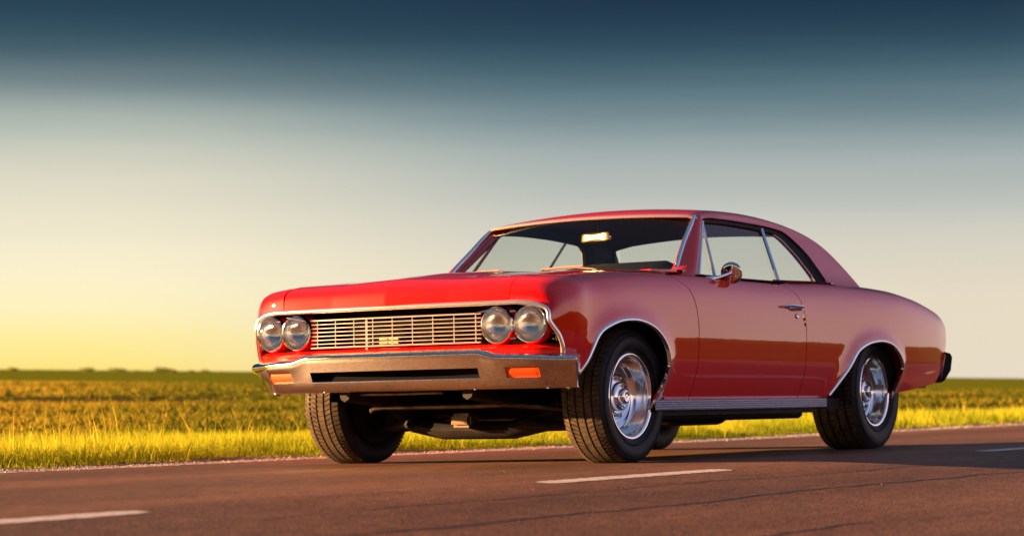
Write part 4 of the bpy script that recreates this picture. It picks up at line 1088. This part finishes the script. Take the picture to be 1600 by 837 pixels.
def verge_grass(n, x0, x1, w, name, label, far=True, hs=1.0, bw=.0045):
    x = rng.uniform(x0, x1, n); dd = rng.beta(1.15, 1.5, n)*w
    if far: y = eyv(x)+.24+dd
    else: y = -5.75-dd
    cl = vnoise(x, y, .35, 3)*.6+vnoise(x, y, 1.2, 4)*.4
    keep = rng.random(n) < .35+cl;  x, y, dd, cl = x[keep], y[keep], dd[keep], cl[keep]; n = len(x)
    z = gzv(x, y) if far else np.full(n, -.10)
    H = (.030+.125*np.clip(dd/.7, .12, 1))*(.45+.9*cl)*rng.uniform(.5, 1.15, n)*hs
    tall = rng.random(n) < .0035*(.3+2*vnoise(x, y, .8, 9)**2*3); H = np.where(tall, H*1.9+.06, H)
    P = np.stack([x, y, z-.01], 1)
    tone = np.clip(.15+.55*rng.random(n)+.35*(vnoise(x, y, .9, 5)-.5)+.25*(H/.2-.5)+.22*np.clip((3.5-x)/6, 0, 1)*(.6+.8*vnoise(x, y, 1.5, 31)), 0, 1)  # blades turn golden towards the left, the warm glow painted into their tone
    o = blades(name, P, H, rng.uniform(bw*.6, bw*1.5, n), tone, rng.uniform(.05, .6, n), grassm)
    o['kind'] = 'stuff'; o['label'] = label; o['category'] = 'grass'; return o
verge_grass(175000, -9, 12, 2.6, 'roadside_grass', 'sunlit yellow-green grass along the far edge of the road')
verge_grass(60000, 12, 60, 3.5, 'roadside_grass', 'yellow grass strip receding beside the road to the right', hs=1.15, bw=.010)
# crop: leafy rows
def crop(n, dmin, dmax, name, label, leaf, hs):
    cam0 = np.array([-9.44, -6.24]); th = np.radians(32.76)+np.radians(rng.uniform(-27, 27, n)); D = np.sqrt(rng.uniform(dmin**2, dmax**2, n))
    x = cam0[0]+D*np.cos(th); y = cam0[1]+D*np.sin(th)
    rowp = .95; yr = np.round((y-.05*x)/rowp)*rowp+.05*x+rng.normal(0, .17, n); patch = vnoise(x*.35, y, 2.6, 21)
    ok = (yr > eyv(x)+2.3) & (rng.random(n) < np.clip(patch*2.4-.85, .03, 1)); x, y, patch = x[ok], yr[ok], patch[ok]; n = len(x)
    z = gzv(x, y); k = 7
    x = np.repeat(x, k)+rng.normal(0, .08, n*k); y = np.repeat(y, k)+rng.normal(0, .08, n*k); z = np.repeat(z, k)+rng.uniform(0, .05, n*k)*hs
    H = rng.uniform(.03, .10, n*k)*hs*(.5+.9*np.repeat(patch, k)); left_glow = np.clip((np.arctan2(y-cam0[1], x-cam0[0])-.68)/.14, 0, 1); tone = np.clip(np.repeat(patch, k)*.6+rng.random(n*k)*.55-.16+.42*left_glow, 0, 1)  # leaves at far left toned golden to paint in the warm glow there
    o = blades(name, np.stack([x, y, z], 1), H, rng.uniform(.4, 1.0, n*k)*leaf, tone, rng.uniform(.2, 1.3, n*k), cropm)
    o['kind'] = 'stuff'; o['label'] = label; o['category'] = 'crop'
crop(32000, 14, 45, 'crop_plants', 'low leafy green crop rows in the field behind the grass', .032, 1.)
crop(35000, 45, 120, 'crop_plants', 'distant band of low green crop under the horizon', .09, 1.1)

# ------------------------------------------------------------------ shrubs on the skyline
barkm = mat('shrub_bark', (.06, .045, .03), .9); shrubm = leafmat('shrub_leaf', (.12, .14, .03), (.20, .21, .04), (.30, .27, .06), .4)  # leaf colours lightened, distance haze put into the colour
def shrub(px, dist, w, h, label):
    w *= .8; h *= .62
    a = math.radians(32.76)-math.atan((px-800)/3505.); x = -9.44+dist*math.cos(a); y = -6.24+dist*math.sin(a)
    root = bpy.data.objects.new('shrub', None); C.objects.link(root); root.location = (x, y, -.15+.0024*max(0, y-27))
    root['label'] = label; root['category'] = 'shrub'; root['group'] = 'shrubs on the skyline'
    n = 260; q = rng.normal(0, 1, (n, 3)); q /= np.linalg.norm(q, axis=1)[:, None]; q *= rng.random((n, 1))**.4
    P = np.stack([q[:, 0]*w/2, q[:, 1]*w/2, h*.5+q[:, 2]*h*.42+.15*h*np.sin(q[:, 0]*5+px)], 1)
    o = blades('crown', P, rng.uniform(.15, .3, n)*h, rng.uniform(.12, .3, n)*h, rng.random(n), rng.uniform(.2, 1, n), shrubm); o.parent = root
    st_ = MB()
    for k in range(3): st_.tube([(0, 0, -.1), ((k-1)*w*.1, 0, h*.3), ((k-1)*w*.22, .1, h*.6)], [h*.05, h*.035, h*.015], 6)
    st_.ob('trunk', barkm, root, smooth=True)
for px, ds, w, h, lb in ((22, 700, 5, 1.9, 'small shrub nearest the left end of the skyline'), (60, 800, 4, 1.2, 'faint flat shrub just right of the leftmost shrub on the skyline'),
                     (95, 820, 4, 1.1, 'lowest shrub in the open stretch left of the rounded shrub'), (138, 700, 6, 2.1, 'rounded shrub alone on the skyline above the left field'),
                     (186, 690, 7.5, 2.2, 'wide low shrub between the rounded shrub and the largest shrub'), (215, 760, 4, 1.3, 'tiny shrub squeezed in just left of the largest shrub'),
                     (255, 650, 7, 2.5, 'largest shrub on the skyline, left of the car'), (272, 700, 3.5, 1.7, 'small shrub touching the right side of the largest shrub'),
                     (300, 720, 3, 1.5, 'narrow small shrub in the gap right of the largest shrub'), (322, 700, 4.5, 1.7, 'middle-sized shrub second closest to the car on the skyline'),
                     (345, 800, 3, 1.1, 'tiny last shrub on the skyline, closest to the car bumper')):
    shrub(px, ds, w, h, lb)
